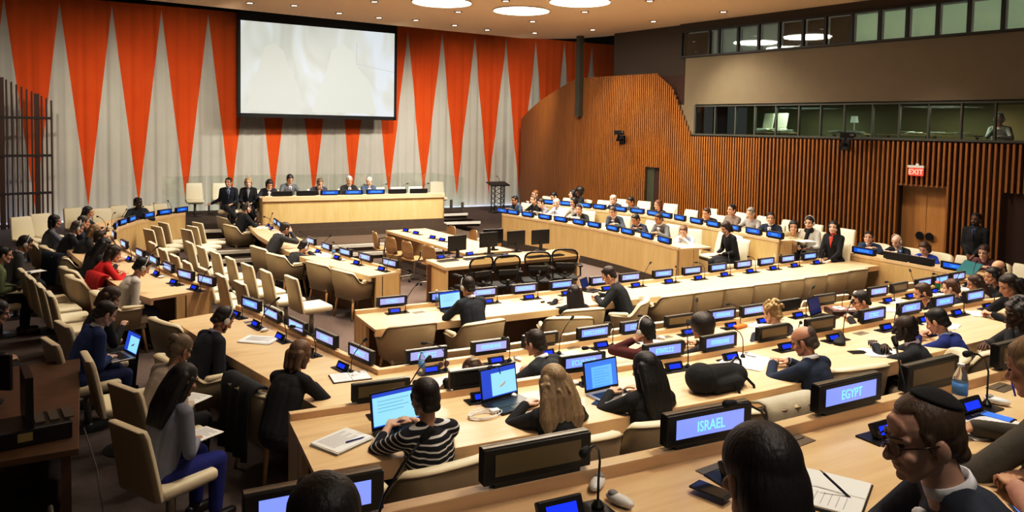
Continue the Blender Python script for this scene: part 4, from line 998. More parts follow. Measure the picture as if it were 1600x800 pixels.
def laptop(label, loc, rz, kind='white', W=.34, D=.24, open_=105, body=BLACK, tilt=None):
    t = thing('laptop', label, 'laptop', loc, rz)
    q = MB(); q.box((0, 0, .010), (W, D, .018)); q.build('base', body, t, bevel=.004)
    q = MB(); q.box((0, .02, .0195), (W * .86, D * .45, .002)); q.build('keyboard', BLACK, t)
    q = MB(); q.box((0, -.08, .0195), (W * .3, .06, .002)); q.build('touchpad', GREYM if body is SILVER else mat('pad_dark', (.05, .05, .05), .4), t)
    l = bpy.data.objects.new('lid', None); COL.objects.link(l); l.parent = t; l.location = (0, D / 2, .018); l.rotation_euler = (R(90 - open_), 0, 0)
    H = D * .98
    q = MB(); q.box((0, .004, H / 2), (W, .010, H)); bz = q.build('lid_shell', BLACK if body is not SILVER else BLACK, l, bevel=.003)
    q = MB(); q.b2((-W / 2 + .012, -.0022, .022), (W / 2 - .012, -.0012, H - .012)); q.build('display', {'white': SCRB, 'blue': SCRB, 'doc': SCRM, 'dark': mat('screen_navy', (.01, .015, .05), .3, emit=(.01, .025, .14), es=.6), 'cyan': SCRW}[kind], l)
    w = W / 2 - .014; q = MB()
    if kind == 'white':
        q.b2((-w, -.0035, .03), (w, -.0025, H - .035)); q.build('page', SCRW, l)
        q = MB(); 
        for i in range(4): q.b2((-w * .8, -.0045, H - .06 - i * .022), (w * (.6 - .25 * (i % 2)), -.0038, H - .066 - i * .022))
        q.build('text_lines', mat('text_cyan_grey', (.1, .2, .3), .5, emit=(.22, .52, .75), es=.8), l)
    if kind == 'doc':
        q.b2((-w * .62, -.0035, .028), (w * .70, -.0025, H - .05)); q.build('page', mat('doc_page', (.1, .2, .4), .4, emit=(.13, .42, 1.0), es=1.0), l)
        q = MB()
        for i in range(7): q.b2((-w * .5, -.0045, H - .07 - i * .020), (w * (.5 - .3 * (i % 3 == 1)), -.0038, H - .0715 - i * .020))
        q.build('text_lines', mat('doc_text', (.02, .06, .2), .5, emit=(.03, .13, .5), es=.8), l)
    if kind == 'blue':
        q.b2((-w * .45, -.0035, .03), (w, -.0025, H - .045)); q.build('page', SCRW, l)
        q = MB(); q.prism([(.0, .09), (.06, .12), (.055, .10), (.01, .08)], 0, .001, Matrix.Rotation(R(90), 4, 'X') @ Matrix.Translation((0, 0, .0036))); q.build('picture', PAPER, l)
    return t
def paper(label, loc, rz, w=.21, h=.297, n=1, lines=True, curl=False, group=None, mt=None):
    t = thing('document', label, 'document', loc, rz, group); q = MB()
    rnd = random.Random(int(loc[0] * 1000) % 97)
    for k in range(n): q.box((rnd.uniform(-.01, .01), rnd.uniform(-.01, .01), .0015 + k * .0022), (w, h, .0018), rnd.uniform(-.06, .06))
    q.build('sheets', mt or PAPER, t)
    if lines:
        q = MB(); z = .0015 + n * .0022
        for i in range(9): q.b2((-w * .38, h * .36 - i * h * .075, z), (w * (.36 - .2 * (i % 3 == 2)), h * .36 - i * h * .075 + .004, z + .0004))
        q.build('print', INK, t)
    return t
def notebook(label, loc, rz, w=.30, h=.21):
    t = thing('open_notebook', label, 'notebook', loc, rz)
    q = MB(); q.box((0, 0, .003), (w + .01, h + .01, .006)); q.build('cover', BLACK, t)
    for s in (-1, 1): q = MB(); q.box((s * w / 4, 0, .010), (w / 2 - .004, h, .010)); q.build('page_block', PAPER, t, bevel=.003)
    q = MB()
    for i in range(7): q.b2((-w * .42, h * .35 - i * .025, .0152), (-w * .1, h * .35 - i * .025 + .002, .0156))
    q.build('writing', INK, t); return t
def phone(label, loc, rz, lit=True, rot=None, w=.072, h=.145):
    t = thing('smartphone', label, 'phone', loc, rz); q = MB(); q.box((0, 0, .004), (w, h, .008)); q.build('body', BLACK, t, bevel=.003)
    q = MB(); q.box((0, 0, .0085), (w * .92, h * .84, .001)); q.build('display', (SCRM if lit else mat('phone_glass', (.02, .02, .025), .08)), t)
    if rot: t.rotation_euler = rot
    return t
def pen(label, loc, rz, col=(.01, .02, .25), rot=None):
    t = thing('pen', label, 'pen', loc, rz); q = MB(); q.tube([(0, -.065, .005), (0, .055, .005)], .0048, 8); q.build('barrel', mat('pen_%02d%02d%02d' % tuple(int(c * 99) for c in col), col, .3), t, smooth=True)
    q = MB(); q.tube([(0, .055, .005), (0, .072, .005)], [.004, .001], 8); q.build('tip', GREYM, t)
    if rot: t.rotation_euler = rot
    return t
def bottle(label, loc, h=.21, r=.032, cap=(.8, .8, .8)):
    t = thing('water_bottle', label, 'bottle', loc); q = MB()
    pr = [(r * .9, 0), (r, .01)]; 
    for k in range(6): z = .02 + k * h * .10; pr += [(r, z), (r * .94, z + h * .03)]
    pr += [(r, h * .65), (r * .8, h * .80), (r * .42, h * .9), (r * .40, h * .95)]
    q.lathe(pr, (0, 0, 0), 16); q.build('body', GLASSY, t, smooth=True)
    q = MB(); q.lathe([(r * 1.01, h * .36), (r * 1.01, h * .62)], (0, 0, 0), 16); q.build('bottle_label', mat('bottle_label_blue', (.12, .3, .62), .4), t, smooth=True)
    q = MB(); q.lathe([(r * .46, h * .94), (r * .46, h * 1.0)], (0, 0, 0), 12); q.build('cap', mat('cap_%02d%02d' % (int(cap[0] * 99), int(cap[1] * 99)), cap, .4), t); return t
room()
# ------------------------------------------------------------------ desks
LA = [(3.04, 9.46), (6.0, 9.40), (9.0, 9.47), (12.88, 9.72)]
LB = [(1.66, 9.72), (1.78, 9.35), (2.02, 8.15), (2.38, 6.62), (4.0, 6.58), (7.0, 6.55), (9.6, 6.60), (12.92, 6.86)]
LC = [(1.19, 5.12), (2.6, 5.03), (4.6, 4.93), (6.6, 4.95), (9.3, 5.05), (9.9, 5.0), (10.6, 4.6), (10.95, 4.0), (11.05, 2.6)]
LD = [(.30, 2.35), (1.21, 2.30), (2.4, 2.23), (3.6, 2.22), (6.2, 2.25)]
LR1 = [(10.25, 11.36), (10.40, 12.6), (10.42, 13.9), (10.34, 15.0), (10.10, 16.2), (9.78, 17.8)]
LR1b = [(11.72, 10.15), (11.75, 11.2), (11.82, 12.3), (11.92, 13.5), (11.90, 14.6), (11.65, 15.5), (11.30, 16.6), (10.85, 17.6)]
LR2 = [(12.94, 6.95), (12.96, 7.5), (12.98, 8.2), (12.96, 10.1)]
LL1 = [(2.20, 20.37), (1.65, 19.85), (1.02, 18.95), (.62, 17.95), (.50, 16.9), (.56, 15.5), (.82, 13.9), (1.12, 12.4), (1.28, 11.65), (1.52, 11.06)]
LAL = [(4.00, 18.6), (3.92, 17.0), (3.96, 15.2), (4.10, 13.9), (4.36, 12.8), (4.62, 11.90)]
LDA = [(8.68, 19.12), (3.86, 19.42)]
long_desk('pale birch front row desk facing the podium, open-ended beside the brown carpet', LA, 0, .75, depth=.86)
long_desk('pale birch desk of the second row with its bend and side wing', LB, .15, .90, depth=.86, fl_front=0)
long_desk('pale birch desk of the third row, holding the striped-top woman\'s laptop', LC, .45, 1.20, depth=.88, fl_front=.15, ends=(1, 0), fasc=.12)
long_desk('pale birch desk of the rearmost row carrying the EGYPT and ISRAEL nameplates', LD, 1.15, 1.90, depth=.86, fl_front=.45, ends=(0, 0), fasc=.1)
long_desk('long curved birch desk on the wood-wall side with a tall pale front', LR1, .15, .86, depth=.80, fl_front=0, plinth=.17, ledge=.03)
long_desk('second curved birch desk nearer the wood wall, behind the tall-fronted one', LR1b, .30, 1.10, depth=.72, fl_front=.15, plinth=.0, ledge=.03)
long_desk('straight birch desk below the wooden double door', LR2, .15, .86, depth=.75, fl_front=0, ledge=.03, ends=(0, 0))
long_desk('curved birch desk wing on the lattice-screen side ending near the red sweater', LL1, .15, .90, depth=.84, fl_front=0, ledge=.04)
long_desk('inner birch desk wing with two empty armchairs at its open end', LAL, 0, .75, depth=.62, ledge=.04)
pd = long_desk('long raised podium desk of birch on a dark carpeted plinth', LDA, .50, 1.31, depth=.8, ledge=.05, fasc=.06, name='podium_desk', fl_front=.30, plinth=.36)
q = MB(); band(q, offs([(0, 0), (LDA[1][0] - LDA[0][0], LDA[1][1] - LDA[0][1])], -.03), offs([(0, 0), (LDA[1][0] - LDA[0][0], LDA[1][1] - LDA[0][1])], .03), .74, .85); q.build('lip', BIRCH, pd)
# central tables
def table(label, poly, z, opn):
    c = V((sum(p[0] for p in poly) / 4, sum(p[1] for p in poly) / 4)); t = thing('meeting_table', label, 'table', (c.x, c.y, 0)); P = [(p[0] - c.x, p[1] - c.y) for p in poly]
    q = MB(); q.prism(P, z - .06, z); q.build('tabletop', BIRCH, t, bevel=.004)
    for i, j in opn:
        a, b = V(P[i]) * .985, V(P[j]) * .985; n = V((-(b - a).y, (b - a).x)).normalized() * .04
        if n.dot(-a) < 0: n = -n
        q = MB(); q.prism([tuple(a), tuple(b), tuple(b + n), tuple(a + n)], 0, z - .06); q.build('panel', BIRCHF, t)
    return t
table('narrow birch centre table with tan swivel chairs along its sides', [(6.12, 16.75), (7.12, 16.75), (7.48, 13.05), (6.42, 13.05)], .75, [(0, 1), (2, 3)])
t2 = table('birch table holding black monitors, with black mesh chairs', [(5.45, 12.80), (8.35, 12.85), (8.35, 12.02), (5.45, 11.92)], .75, [(0, 3), (1, 2)])
q = MB(); q.b2((-1.5, .18, 0), (1.5, .22, .69)); q.build('modesty_panel', KNEE, t2)

# ------------------------------------------------------------------ nameplates and consoles
def plates(line, pxs, zr, desc, face='back', modes=None, texts=None, cons=True, zt=None, W=.42, coff=.17, seed0=0, group=None):
    for i, (px, py) in enumerate(pxs):
        p = at(px, py, zr); q, h, acc = nearest(line, p)
        n = V((math.sin(h), -math.cos(h)))              # towards the sitters
        q = q + n * .028
        m = modes[i] if modes else ('lit' if face == 'back' else 'blue')
        tx = (texts or {}).get(i)
        lab = '%s nameplate, %s, %s %s' % ({'lit': 'blue-lit', 'pale': 'pale-lit', 'blue': 'blue-faced', 'off': 'unlit', 'dark': 'black unlit'}[m], desc[0], ORD[i], desc[1])
        if tx: lab = 'blue-lit nameplate reading %s, on %s' % (tx, desc[0])
        nameplate(q, zr - .0, h, lab, m, tx, seed=i + seed0, group=group or 'nameplates on ' + desc[0], W=W)
        if cons:
            c = q + n * coff; loc = V((c.x, c.y, zt)); console(loc, h, 'blue-screened console on %s, %s %s' % (desc[0], ORD[i], desc[1]), 'consoles on ' + desc[0])
            mm = mic if (i * 7 + seed0) % 3 else mic2
            u = V((math.cos(h), math.sin(h))); l2 = c + u * .13; mm(V((l2.x, l2.y, zt + .007)), h + (.5 if i % 2 else -.2), 'gooseneck microphone, %s %s, %s' % (ORD[i], desc[1], desc[0]), 'microphones on ' + desc[0])
            if i % 3 == 1: l3 = c + u * .22; ear(V((l3.x, l3.y, zt)), h + .3, 'white earpiece by console %s %s, %s' % (ORD[i], desc[1], desc[0]), 'earpieces on ' + desc[0])
AF = 'from the desk\'s open end'
plates(LA, [(615, 481), (690, 470), (752, 463), (828, 462), (884, 455), (940, 446), (1000, 445), (1048, 438), (1095, 433), (1137, 428), (1178, 423), (1213, 418), (1248, 414), (1280, 409)], .80, ('the front row desk', AF), zt=.75, modes=['pale', 'lit', 'pale', 'pale', 'lit', 'pale'] + ['pale', 'lit', 'pale', 'lit'] * 2)
plates(LB, [(395, 484), (428, 500), (468, 519), (508, 540), (556, 566)], .95, ('the second row\'s side wing', 'from the wing\'s open end'), zt=.90, modes=['lit', 'pale', 'pale', 'pale', 'pale'], coff=.19, seed0=2)
plates(LB, [(667, 567), (765, 552), (842, 541), (930, 531), (1000, 523), (1068, 513), (1134, 503), (1183, 496), (1238, 487), (1287, 476), (1369, 463), (1405, 457), (1440, 449), (1468, 444), (1495, 439)], .95, ('the second row desk', 'after its bend'), zt=.90,
       modes=['pale', 'pale', 'off', 'lit', 'lit', 'off', 'lit', 'pale', 'dark', 'off', 'pale', 'off', 'pale', 'lit', 'pale'], seed0=1)
plates(LC, [(597, 627), (745, 606), (915, 582), (1040, 562), (1130, 549), (1213, 533), (1288, 520), (1368, 504), (1428, 493), (1482, 483), (1528, 473)], 1.25, ('the third row desk', 'from the desk\'s open end'), zt=1.20,
       modes=['off', 'dark', 'lit', 'lit', 'lit', 'off', 'off', 'lit', 'lit', 'lit', 'lit'], texts={2: 'ECUADOR'}, seed0=3)
plates(LD, [(492, 818), (840, 748), (1108, 692), (1312, 634), (1425, 598), (1570, 566)], 1.95, ('the rearmost desk', 'starting at the aisle end'), zt=1.90, modes=['lit', 'off', 'lit', 'lit', 'off', 'off'], texts={2: 'ISRAEL', 3: 'EGYPT'}, coff=.21, W=.43)
plates(LR1, [(793, 332), (825, 334), (852, 337), (878, 341), (899, 345), (920, 350), (941, 355), (965, 361), (989, 366), (1016, 373), (1045, 380)][::-1], .89, ('the tall-fronted side desk', 'from its end near the seated woman in black'), zt=.86, W=.46, cons=False, face='front')
plates(LR1b, [(790, 316), (824, 319), (856, 320), (885, 322), (915, 325), (941, 327), (969, 331), (997, 334), (1019, 338), (1043, 341), (1067, 345), (1092, 350), (1118, 355), (1147, 361), (1176, 367), (1208, 373)][::-1], 1.13, ('the wall-side second desk', 'from its near end'), zt=1.10, cons=False, face='front')
plates(LR2, [(1316, 391), (1353, 398), (1393, 408), (1435, 414), (1486, 424)][::-1], .89, ('the desk below the double door', 'from its near end'), zt=.86, modes=['blue', 'dark', 'dark', 'blue', 'blue'], cons=False, W=.5)
plates(LL1, [(279, 332), (256, 336), (234, 341), (213, 347), (199, 352), (187, 357), (181, 372), (200, 387), (222, 402), (243, 413), (266, 424), (291, 437), (316, 447)], .94, ('the lattice-side desk wing', 'from its podium end'), zt=.90, face='front')
plates(LAL, [(437, 351), (425, 356), (489, 382), (511, 391), (541, 400), (574, 408), (607, 418)], .79, ('the inner desk wing', 'from the podium end'), zt=.75, cons=True, modes=['blue', 'blue', 'pale', 'pale', 'pale', 'pale', 'pale'])
for i, x in enumerate((4.35, 4.95, 5.55, 6.15, 6.75, 7.35, 7.95)):
    u = (8.68 - x) / 4.82; y = 19.12 + u * .30
    nameplate((x, y + .04), 1.35, math.pi - .06, 'nameplate on the podium desk, %s from its near-screen dark end' % ORD[i], 'dark' if i in (0, 1, 5, 6) else 'blue', seed=i, group='nameplates on the podium desk', W=.5)
    if i > 2: mic(V((x + .2, y + .3, 1.31)), math.pi, 'gooseneck microphone on the podium desk, %s along it' % ORD[i - 3], 'microphones on the podium desk')

# ------------------------------------------------------------------ seats in rows
LATER = []
def seats(*a, **k): LATER.append((a, k))
def seats_now(proto, lst, rz, desc, group, jitter=.05):
    rnd = random.Random(len(lst))
    lst = [e for e in lst if all((V((e[0], e[1])) - V((c[0], c[1]))).length > (.45 if e[2] < .2 else .40) for c in TAKEN)]
    for i, e in enumerate(lst):
        x, y, z = e[:3]; r = rz if len(e) < 4 else e[3]
        proto(V((x, y, z)), R(r) + rnd.uniform(-jitter, jitter), desc % ORD[i], group)
OFF = .30
seats(armchair, [(3.45, 8.72, 0), (4.62, 8.55, 0), (5.45, 8.15, 0, -22), (6.50, 8.18, 0, -24), (6.93, 8.62, 0), (7.56, 8.62, 0), (8.20, 8.64, 0), (8.84, 8.64, 0), (9.46, 8.66, 0), (10.08, 8.70, 0), (10.70, 8.74, 0), (11.32, 8.80, 0), (11.92, 8.84, 0)], 0, 'beige armchair at the front row desk, %s from its open end', 'armchairs at the front row desk')
seats(sidechair, [(3.39, 7.20, 0), (4.02, 7.16, 0), (4.78, 7.22, 0), (5.40, 7.16, 0), (6.05, 7.16, 0), (6.68, 7.16, 0), (7.38, 7.18, 0), (8.02, 7.18, 0), (8.66, 7.2, 0), (9.26, 7.24, 0), (9.90, 7.3, 0), (10.5, 7.34, 0), (11.1, 7.34, 0)], 0, 'pale armless chair just beyond the second row desk, %s from the bend', 'armless chairs before the second row desk', .12)
seats(armchair, [(3.72, 13.02, 0, -74), (3.92, 12.16, 0, -76)][::1], -78, 'empty armchair at the inner desk wing\'s open end, %s towards the end', 'armchairs at the inner desk wing')
S1 = [(1.10, 15.6), (1.20, 14.75), (1.32, 14.0), (1.44, 13.25), (1.60, 12.55), (1.76, 11.9), (1.92, 11.25)]
S2 = [(1.72, 15.4), (1.84, 14.75), (1.98, 14.05), (2.12, 13.35), (2.26, 12.65), (2.42, 11.98), (2.66, 11.35)]
S3 = [(1.15, 17.6), (1.33, 18.05), (1.52, 18.65)]
S4 = [(1.85, 17.3), (2.02, 17.8), (2.20, 18.4)]
seats(sidechair, [(x + .30, y, 0) for x, y in S1][::-1], -80, 'pale armless chair, inner block row by the desk wing, %s from near end', 'armless chairs in the inner block')
seats(sidechair, [(x + .30, y, 0) for x, y in S2][::-1], -80, 'pale armless chair, inner block row by the armchairs, %s from near end', 'armless chairs in the inner block')
seats(sidechair, [(x + .3, y, 0) for x, y in S3], -68, 'pale armless chair below the far curved desk front, %s towards the podium', 'armless chairs by the far curved desk')
seats(sidechair, [(x + .3, y, 0) for x, y in S4], -68, 'pale armless chair beside the stage steps, %s towards the podium', 'armless chairs by the stage steps')
SO = [(-.75, 12.6), (-.62, 12.0), (-.48, 11.35), (-.35, 10.75), (.03, 7.75), (.15, 7.05)]
seats(sidechair, [(x + .28, y, .15) for x, y in SO], -80, 'pale armless chair in the outermost aisle row, %s counting from the lattice screen', 'outermost armless chairs')
SL = [(-.50, 14.5), (-.18, 13.2), (.10, 12.3), (.68, 9.35), (1.12, 6.7)]
seats(armchair, [(x + .32, y, .15, r) for (x, y), r in zip(SL, (-60, -70, -72, -70, -75))], -80, 'beige armchair on the aisle side of the wing desks, %s from the lattice screen', 'armchairs at the wing desks')
SF = [(-1.05, 19.1, -150), (-.72, 19.6, -150), (-.1, 20.7, -150), (.45, 20.3, 200), (.85, 20.9, 200), (.75, 19.9, 200), (1.35, 20.6, 190), (1.7, 21.0, 190), (-1.9, 17.2, -120), (-1.8, 18.2, -120)]
seats(sidechair, [(x, y, .15, r) for x, y, r in SF], 180, 'pale armless chair before the curtain by the lattice screen, %s from the screen', 'armless chairs by the lattice screen')
seats(sidechair, [(2.75, 23.2, .50, 180), (3.45, 23.0, .50, 180), (9.75, 21.9, .50, 172)], 180, 'pale chair on the stage beside the podium desk, %s going towards the lectern', 'chairs on the stage', .1)
seats(sidechair, [(5.45, 20.4, .5), (7.25, 20.3, .5), (7.85, 20.25, .5), (8.4, 20.25, .5)], 180, 'empty pale chair behind the podium desk, %s of the row', 'empty chairs behind the podium desk')
# wood-wall side
def along_line(line, n, d, off, a0=0.3):
    out = []
    for i in range(n):
        p, h = walk(line, a0 + i * d); nn = V((math.sin(h), -math.cos(h))); q = p + nn * off; out.append((q.x, q.y, math.degrees(h) + 0))
    return out
seats(sidechair, [(x, y, .15, r) for x, y, r in along_line(LR1, 10, .66, 1.12, .35)], 90, 'ivory chair at the tall-fronted side desk, %s from its near end', 'chairs at the tall-fronted side desk')
seats(sidechair, [(x, y, .30, r) for x, y, r in along_line(LR1b, 13, .62, 1.0, .3)], 90, 'ivory chair at the wall-side second desk, %s from its near end', 'chairs at the wall-side second desk')
seats(sidechair, [(x, y, .30, r) for x, y, r in along_line(LR1b, 9, .80, 1.75, .1)], 90, 'ivory chair against the slatted wood wall, %s from the double door', 'chairs against the wood wall')
seats(sidechair, [(11.65, 10.55, .15, 60), (11.35, 11.25, .15, 75), (12.6, 10.6, .15, 165), (12.9, 11.3, .3, 120)], 90, 'ivory chair turned at the gap between the side desks, %s from the aisle', 'turned chairs at the side desk gap', .1)
seats(armchair, [(x, y, .15, r) for x, y, r in along_line(LR2, 5, .62, 1.0, .3)], 90, 'beige armchair at the desk below the double door, %s from its near end', 'armchairs below the double door')
seats(sidechair, [(14.3, 7.2, .0, 80), (14.25, 8.1, .0, 95), (14.1, 9.0, 0, 95), (14.1, 9.9, 0, 95), (14.25, 6.2, 0, 70)], 90, 'ivory chair beside the wooden doors, %s counting from the dark doorway', 'chairs beside the doors')
seats(swivel, [(5.85, 16.1, 0, -95), (5.88, 15.3, 0, -75), (5.98, 14.6, 0, -80), (6.15, 13.9, 0, -70), (7.40, 16.3, 0, 95), (7.58, 15.5, 0, 90), (7.72, 14.6, 0, 88)], 0, 'tan swivel chair at the centre table, %s around it from the stage', 'tan swivel chairs at the centre table')
seats(meshchair, [(5.82, 11.55, 0, 8), (6.36, 11.5, 0, -8), (7.08, 11.6, 0, -20), (7.72, 11.65, 0, -25)], 0, 'black mesh office chair at the monitor table, %s from the carpeted gap', 'black mesh chairs at the monitor table')
CSEAT = [(3.05, 3.78), (4.05, 3.85), (5.35, 3.82), (6.95, 3.75), (7.8, 3.8)]
CH3 = [(3.05, 3.86), (4.34, 3.93), (5.70, 4.25), (6.72, 3.86)]
seats(armchair, [(x, y, .45, r) for (x, y), r in zip(CH3, (-12, 0, -5, -25))], 0, 'beige armchair seen over the rearmost desk, %s from the striped-top woman', 'armchairs in the third row')

# ------------------------------------------------------------------ people
SKL, SKM, SKD, SKP = (.58, .36, .26), (.40, .22, .13), (.075, .035, .02), (.66, .45, .36)
BLK = (.008, .008, .010); NAVY = (.018, .026, .055); CHAR = (.028, .030, .035); BRN = (.035, .018, .010); HBLK = (.008, .006, .006); BLND = (.28, .19, .09); GRY = (.22, .21, .20)
TAKEN = []
def sit(ch, *a, **k):
    o, root = person(*a, **k); TAKEN.append(root); short = ' '.join(a[4].split()[:9])
    if ch is None and CUR[0] in (LR1, LR1b): ch = 'side'
    if ch is None and CUR[0] is not None and CUR[0] in (LR2, LB[3:], LA): ch = 'arm'
    if ch == 'arm': armchair(root + V((0, 0, 0)) + Matrix.Rotation(R(a[3]), 3, 'Z') @ V((0, .03, 0)), R(a[3]), 'armchair under the ' + short, 'occupied armchairs')
    elif ch == 'side': sidechair(root + Matrix.Rotation(R(a[3]), 3, 'Z') @ V((0, .07, 0)), R(a[3]), 'armless chair under the ' + short, 'occupied armless chairs')
    return o
P_ = sit
CUR = (None, 0)
# rearmost row
P_(None, 1186, 742, 1.15, -12, 'long straight black-haired person in the foreground, back of head only', BLK, hair=('sleek', (.010, .006, .007)), near=True, lean=12, hp=14, pose=('desk', 'desk'), female=True, s=1.0)
P_(None, 1442, 683, 1.15, 50, 'man in navy suit with glasses and black skullcap writing', (.018, .024, .045), hair=('recede', (.070, .038, .020)), skin=(.52, .32, .235), near=True, lean=22, hp=14, hy=12, pose=('write', 'desk'), ex=('collar', 'cuff', 'glasses', 'skullcap', 'shirt', 'tie'), shirt=(.70, .72, .78), tie=(.12, .03, .015), s=1.02)
P_(None, 505, 826, 1.15, -6, 'person at the photo\'s bottom edge, only the top of a close-cropped dark head', BLK, hair=('short', HBLK), near=True, lean=18, hp=15, skin=SKD)
P_(None, 1700, 640, 1.15, 25, 'person cut by the photo edge, pink blouse arms resting beside a paper', (.50, .30, .24), hair=('mid', BRN), lean=20, near=False, pose=('write', 'desk'), female=True)
P_(None, 1720, 700, 1.15, 48, 'person in dark jacket at the photo edge holding a bright phone in both hands', BLK, hair=('short', BRN), lean=20, pose=('phone', 'phone'), near=True)
P_(None, 1618, 575, 1.15, 8, 'fair-haired person cut by the photo edge above the paper and pen', (.10, .09, .07), hair=('mid', (.20, .13, .06)), lean=10, female=True)
CUR = (LC, .96)
# third row
P_('arm', 664, 622, .45, 4, 'woman in black and white striped top typing on laptop', BLK, hair=('short', (.014, .008, .006)), topmat=STRIPES, garment='sweater', near=True, lean=6, hp=14, pose=('type', 'type'), female=True, sleeve=.55, skin=(.52, .32, .23), desk=.76)
P_('arm', 864, 598, .45, -6, 'woman with long wavy ash-blond hair working at a laptop', BLK, legs=BLK, hair=('wavy', (.25, .18, .105)), near=True, lean=14, hp=12, pose=('type', 'desk'), female=True, garment='sweater', skin=SKP)
P_('arm', 1008, 577, .45, -10, 'long black-haired woman in black beside a silver laptop', (.006, .006, .008), legs=BLK, hair=('long', HBLK), near=True, lean=10, hp=14, hy=12, pose=('desk', 'desk'), female=True, garment='sweater')
P_('arm', 1256, 533, .45, 8, 'bald man in navy suit reading large white sheets', (.013, .024, .055), hair=('fringe', (.09, .07, .06)), skin=(.42, .23, .155), near=True, lean=14, hp=26, hy=18, pose=('write', 'desk'), ex=('collar', 'cuff'), shirt=(.7, .72, .75))
P_('arm', 1414, 513, .45, 32, 'dark-skinned man in black suit writing on a white pad', (.014, .017, .024), hair=('fringe', HBLK), skin=(.040, .022, .015), near=True, lean=16, hp=16, pose=('write', 'fold'), ex=('cuff', 'collar'), shirt=(.62, .55, .66))
P_('arm', 1464, 502, .45, 12, 'black-haired man in bright royal blue jacket bending to a tablet', (.008, .022, .16), hair=('short', HBLK), skin=SKL, near=True, lean=24, hp=30, pose=('desk', 'desk'), ex=('collar',), shirt=(.35, .45, .7))
CUR = (None, 0)
P_('arm', 1590, 489, .45, 55, 'grey-haired man in charcoal suit, hand near his mouth, at the photo edge', (.030, .030, .032), hair=('curlytop', (.09, .085, .085)), skin=(.09, .045, .03), near=True, lean=16, hp=20, pose=('chin', 'desk'))
P_(None, 1576, 446, .45, 62, 'long dark-haired woman in black writing on papers at the third row wing', BLK, hair=('long', (.02, .011, .008)), lean=20, hp=24, pose=('write', 'desk'), female=True)
CUR = (LB[3:], 1.0)
# second row
P_(None, 738, 583, .15, 0, 'brown long-haired woman with a hair clip at the second row', (.10, .05, .02), hair=('clip', (.055, .026, .013)), lean=20, hp=28, female=True, ex=('clip',), near=True)
P_(None, 836, 536, .15, 22, 'short-haired man in dark grey jacket facing away beside an unlit nameplate', (.022, .025, .03), hair=('short', (.022, .013, .009)), skin=SKL, lean=26, hp=18, pose=('reach', 'desk'), ex=('collar',), near=True)
P_(None, 1008, 517, .15, 6, 'person in maroon sweater with white headphones raising a hand to the ear', (.075, .012, .012), hair=('short', HBLK), skin=(.45, .27, .19), lean=18, hp=8, pose=('ear', 'desk'), garment='sweater', ex=('phones',), near=True)
P_(None, 1096, 513, .15, 10, 'person with a round dark afro holding a pen', (.02, .012, .01), hair=('afro', (.014, .008, .006)), skin=SKM, lean=20, hp=10, pose=('write', 'desk'), garment='sweater', near=True, female=True, s=.97)
P_(None, 1206, 489, .15, 14, 'person with short curly blond hair and dark jacket', (.014, .016, .03), hair=('curlytop', (.34, .24, .12)), skin=SKP, lean=24, hp=20, near=True)
P_(None, 1345, 470, .15, 55, 'man with dark hair and glasses leaning over papers beside a briefcase', (.02, .02, .022), hair=('short', (.016, .010, .008)), skin=SKL, lean=26, hp=22, pose=('write', 'desk'), ex=('glasses',), near=True)
P_(None, 1441, 457, .15, 45, 'brown-haired man in black jacket reading loose white papers', BLK, hair=('short', (.06, .03, .015)), skin=SKL, lean=24, hp=22, pose=('desk', 'desk'))
P_(None, 1486, 450, .15, 20, 'reddish-brown-haired man in dark coat next to a green cup', (.012, .014, .03), hair=('short', (.085, .035, .018)), skin=SKP, lean=22, hp=14)
P_(None, 1524, 443, .15, 40, 'auburn long-haired woman near a teal folder', (.3, .25, .2), hair=('long', (.045, .018, .010)), lean=20, hp=20, female=True)
P_(None, 1551, 431, .15, 60, 'long dark-haired woman in black resting her head on her hand', BLK, hair=('long', HBLK), lean=22, hp=14, pose=('chin', 'desk'), female=True)
P_(None, 1560, 420, .15, 75, 'balding man in navy jacket near the ivory chair', NAVY, hair=('fringe', BRN), lean=22, hp=20, pose=('chin', 'desk'))
P_(None, 1592, 448, .15, 60, 'person in black with dark hair at the photo edge beyond the third row', BLK, hair=('mid', HBLK), lean=16, hp=16, female=True)
CUR = (LA, 1.0)
# front row
P_('arm', 731, 448, 0, 6, 'man in dark blazer with white headphones facing a bright laptop', (.022, .026, .036), hair=('tuft', (.022, .012, .008)), skin=SKL, lean=14, hp=20, pose=('type', 'type'), ex=('phones', 'collar'), near=True)
P_(None, 896, 459, 0, -8, 'long dark-haired woman in black at the front row desk', BLK, hair=('long', (.014, .007, .008)), lean=10, hp=4, pose=('desk', 'lap'), female=True, near=True)
P_(None, 951, 430, 0, 48, 'man in black suit leaning over a small blue tablet', (.014, .016, .020), hair=('short', (.022, .012, .009)), skin=SKL, lean=22, hp=30, pose=('type', 'type'), ex=('cuff',), near=True)
CUR = (None, 0)
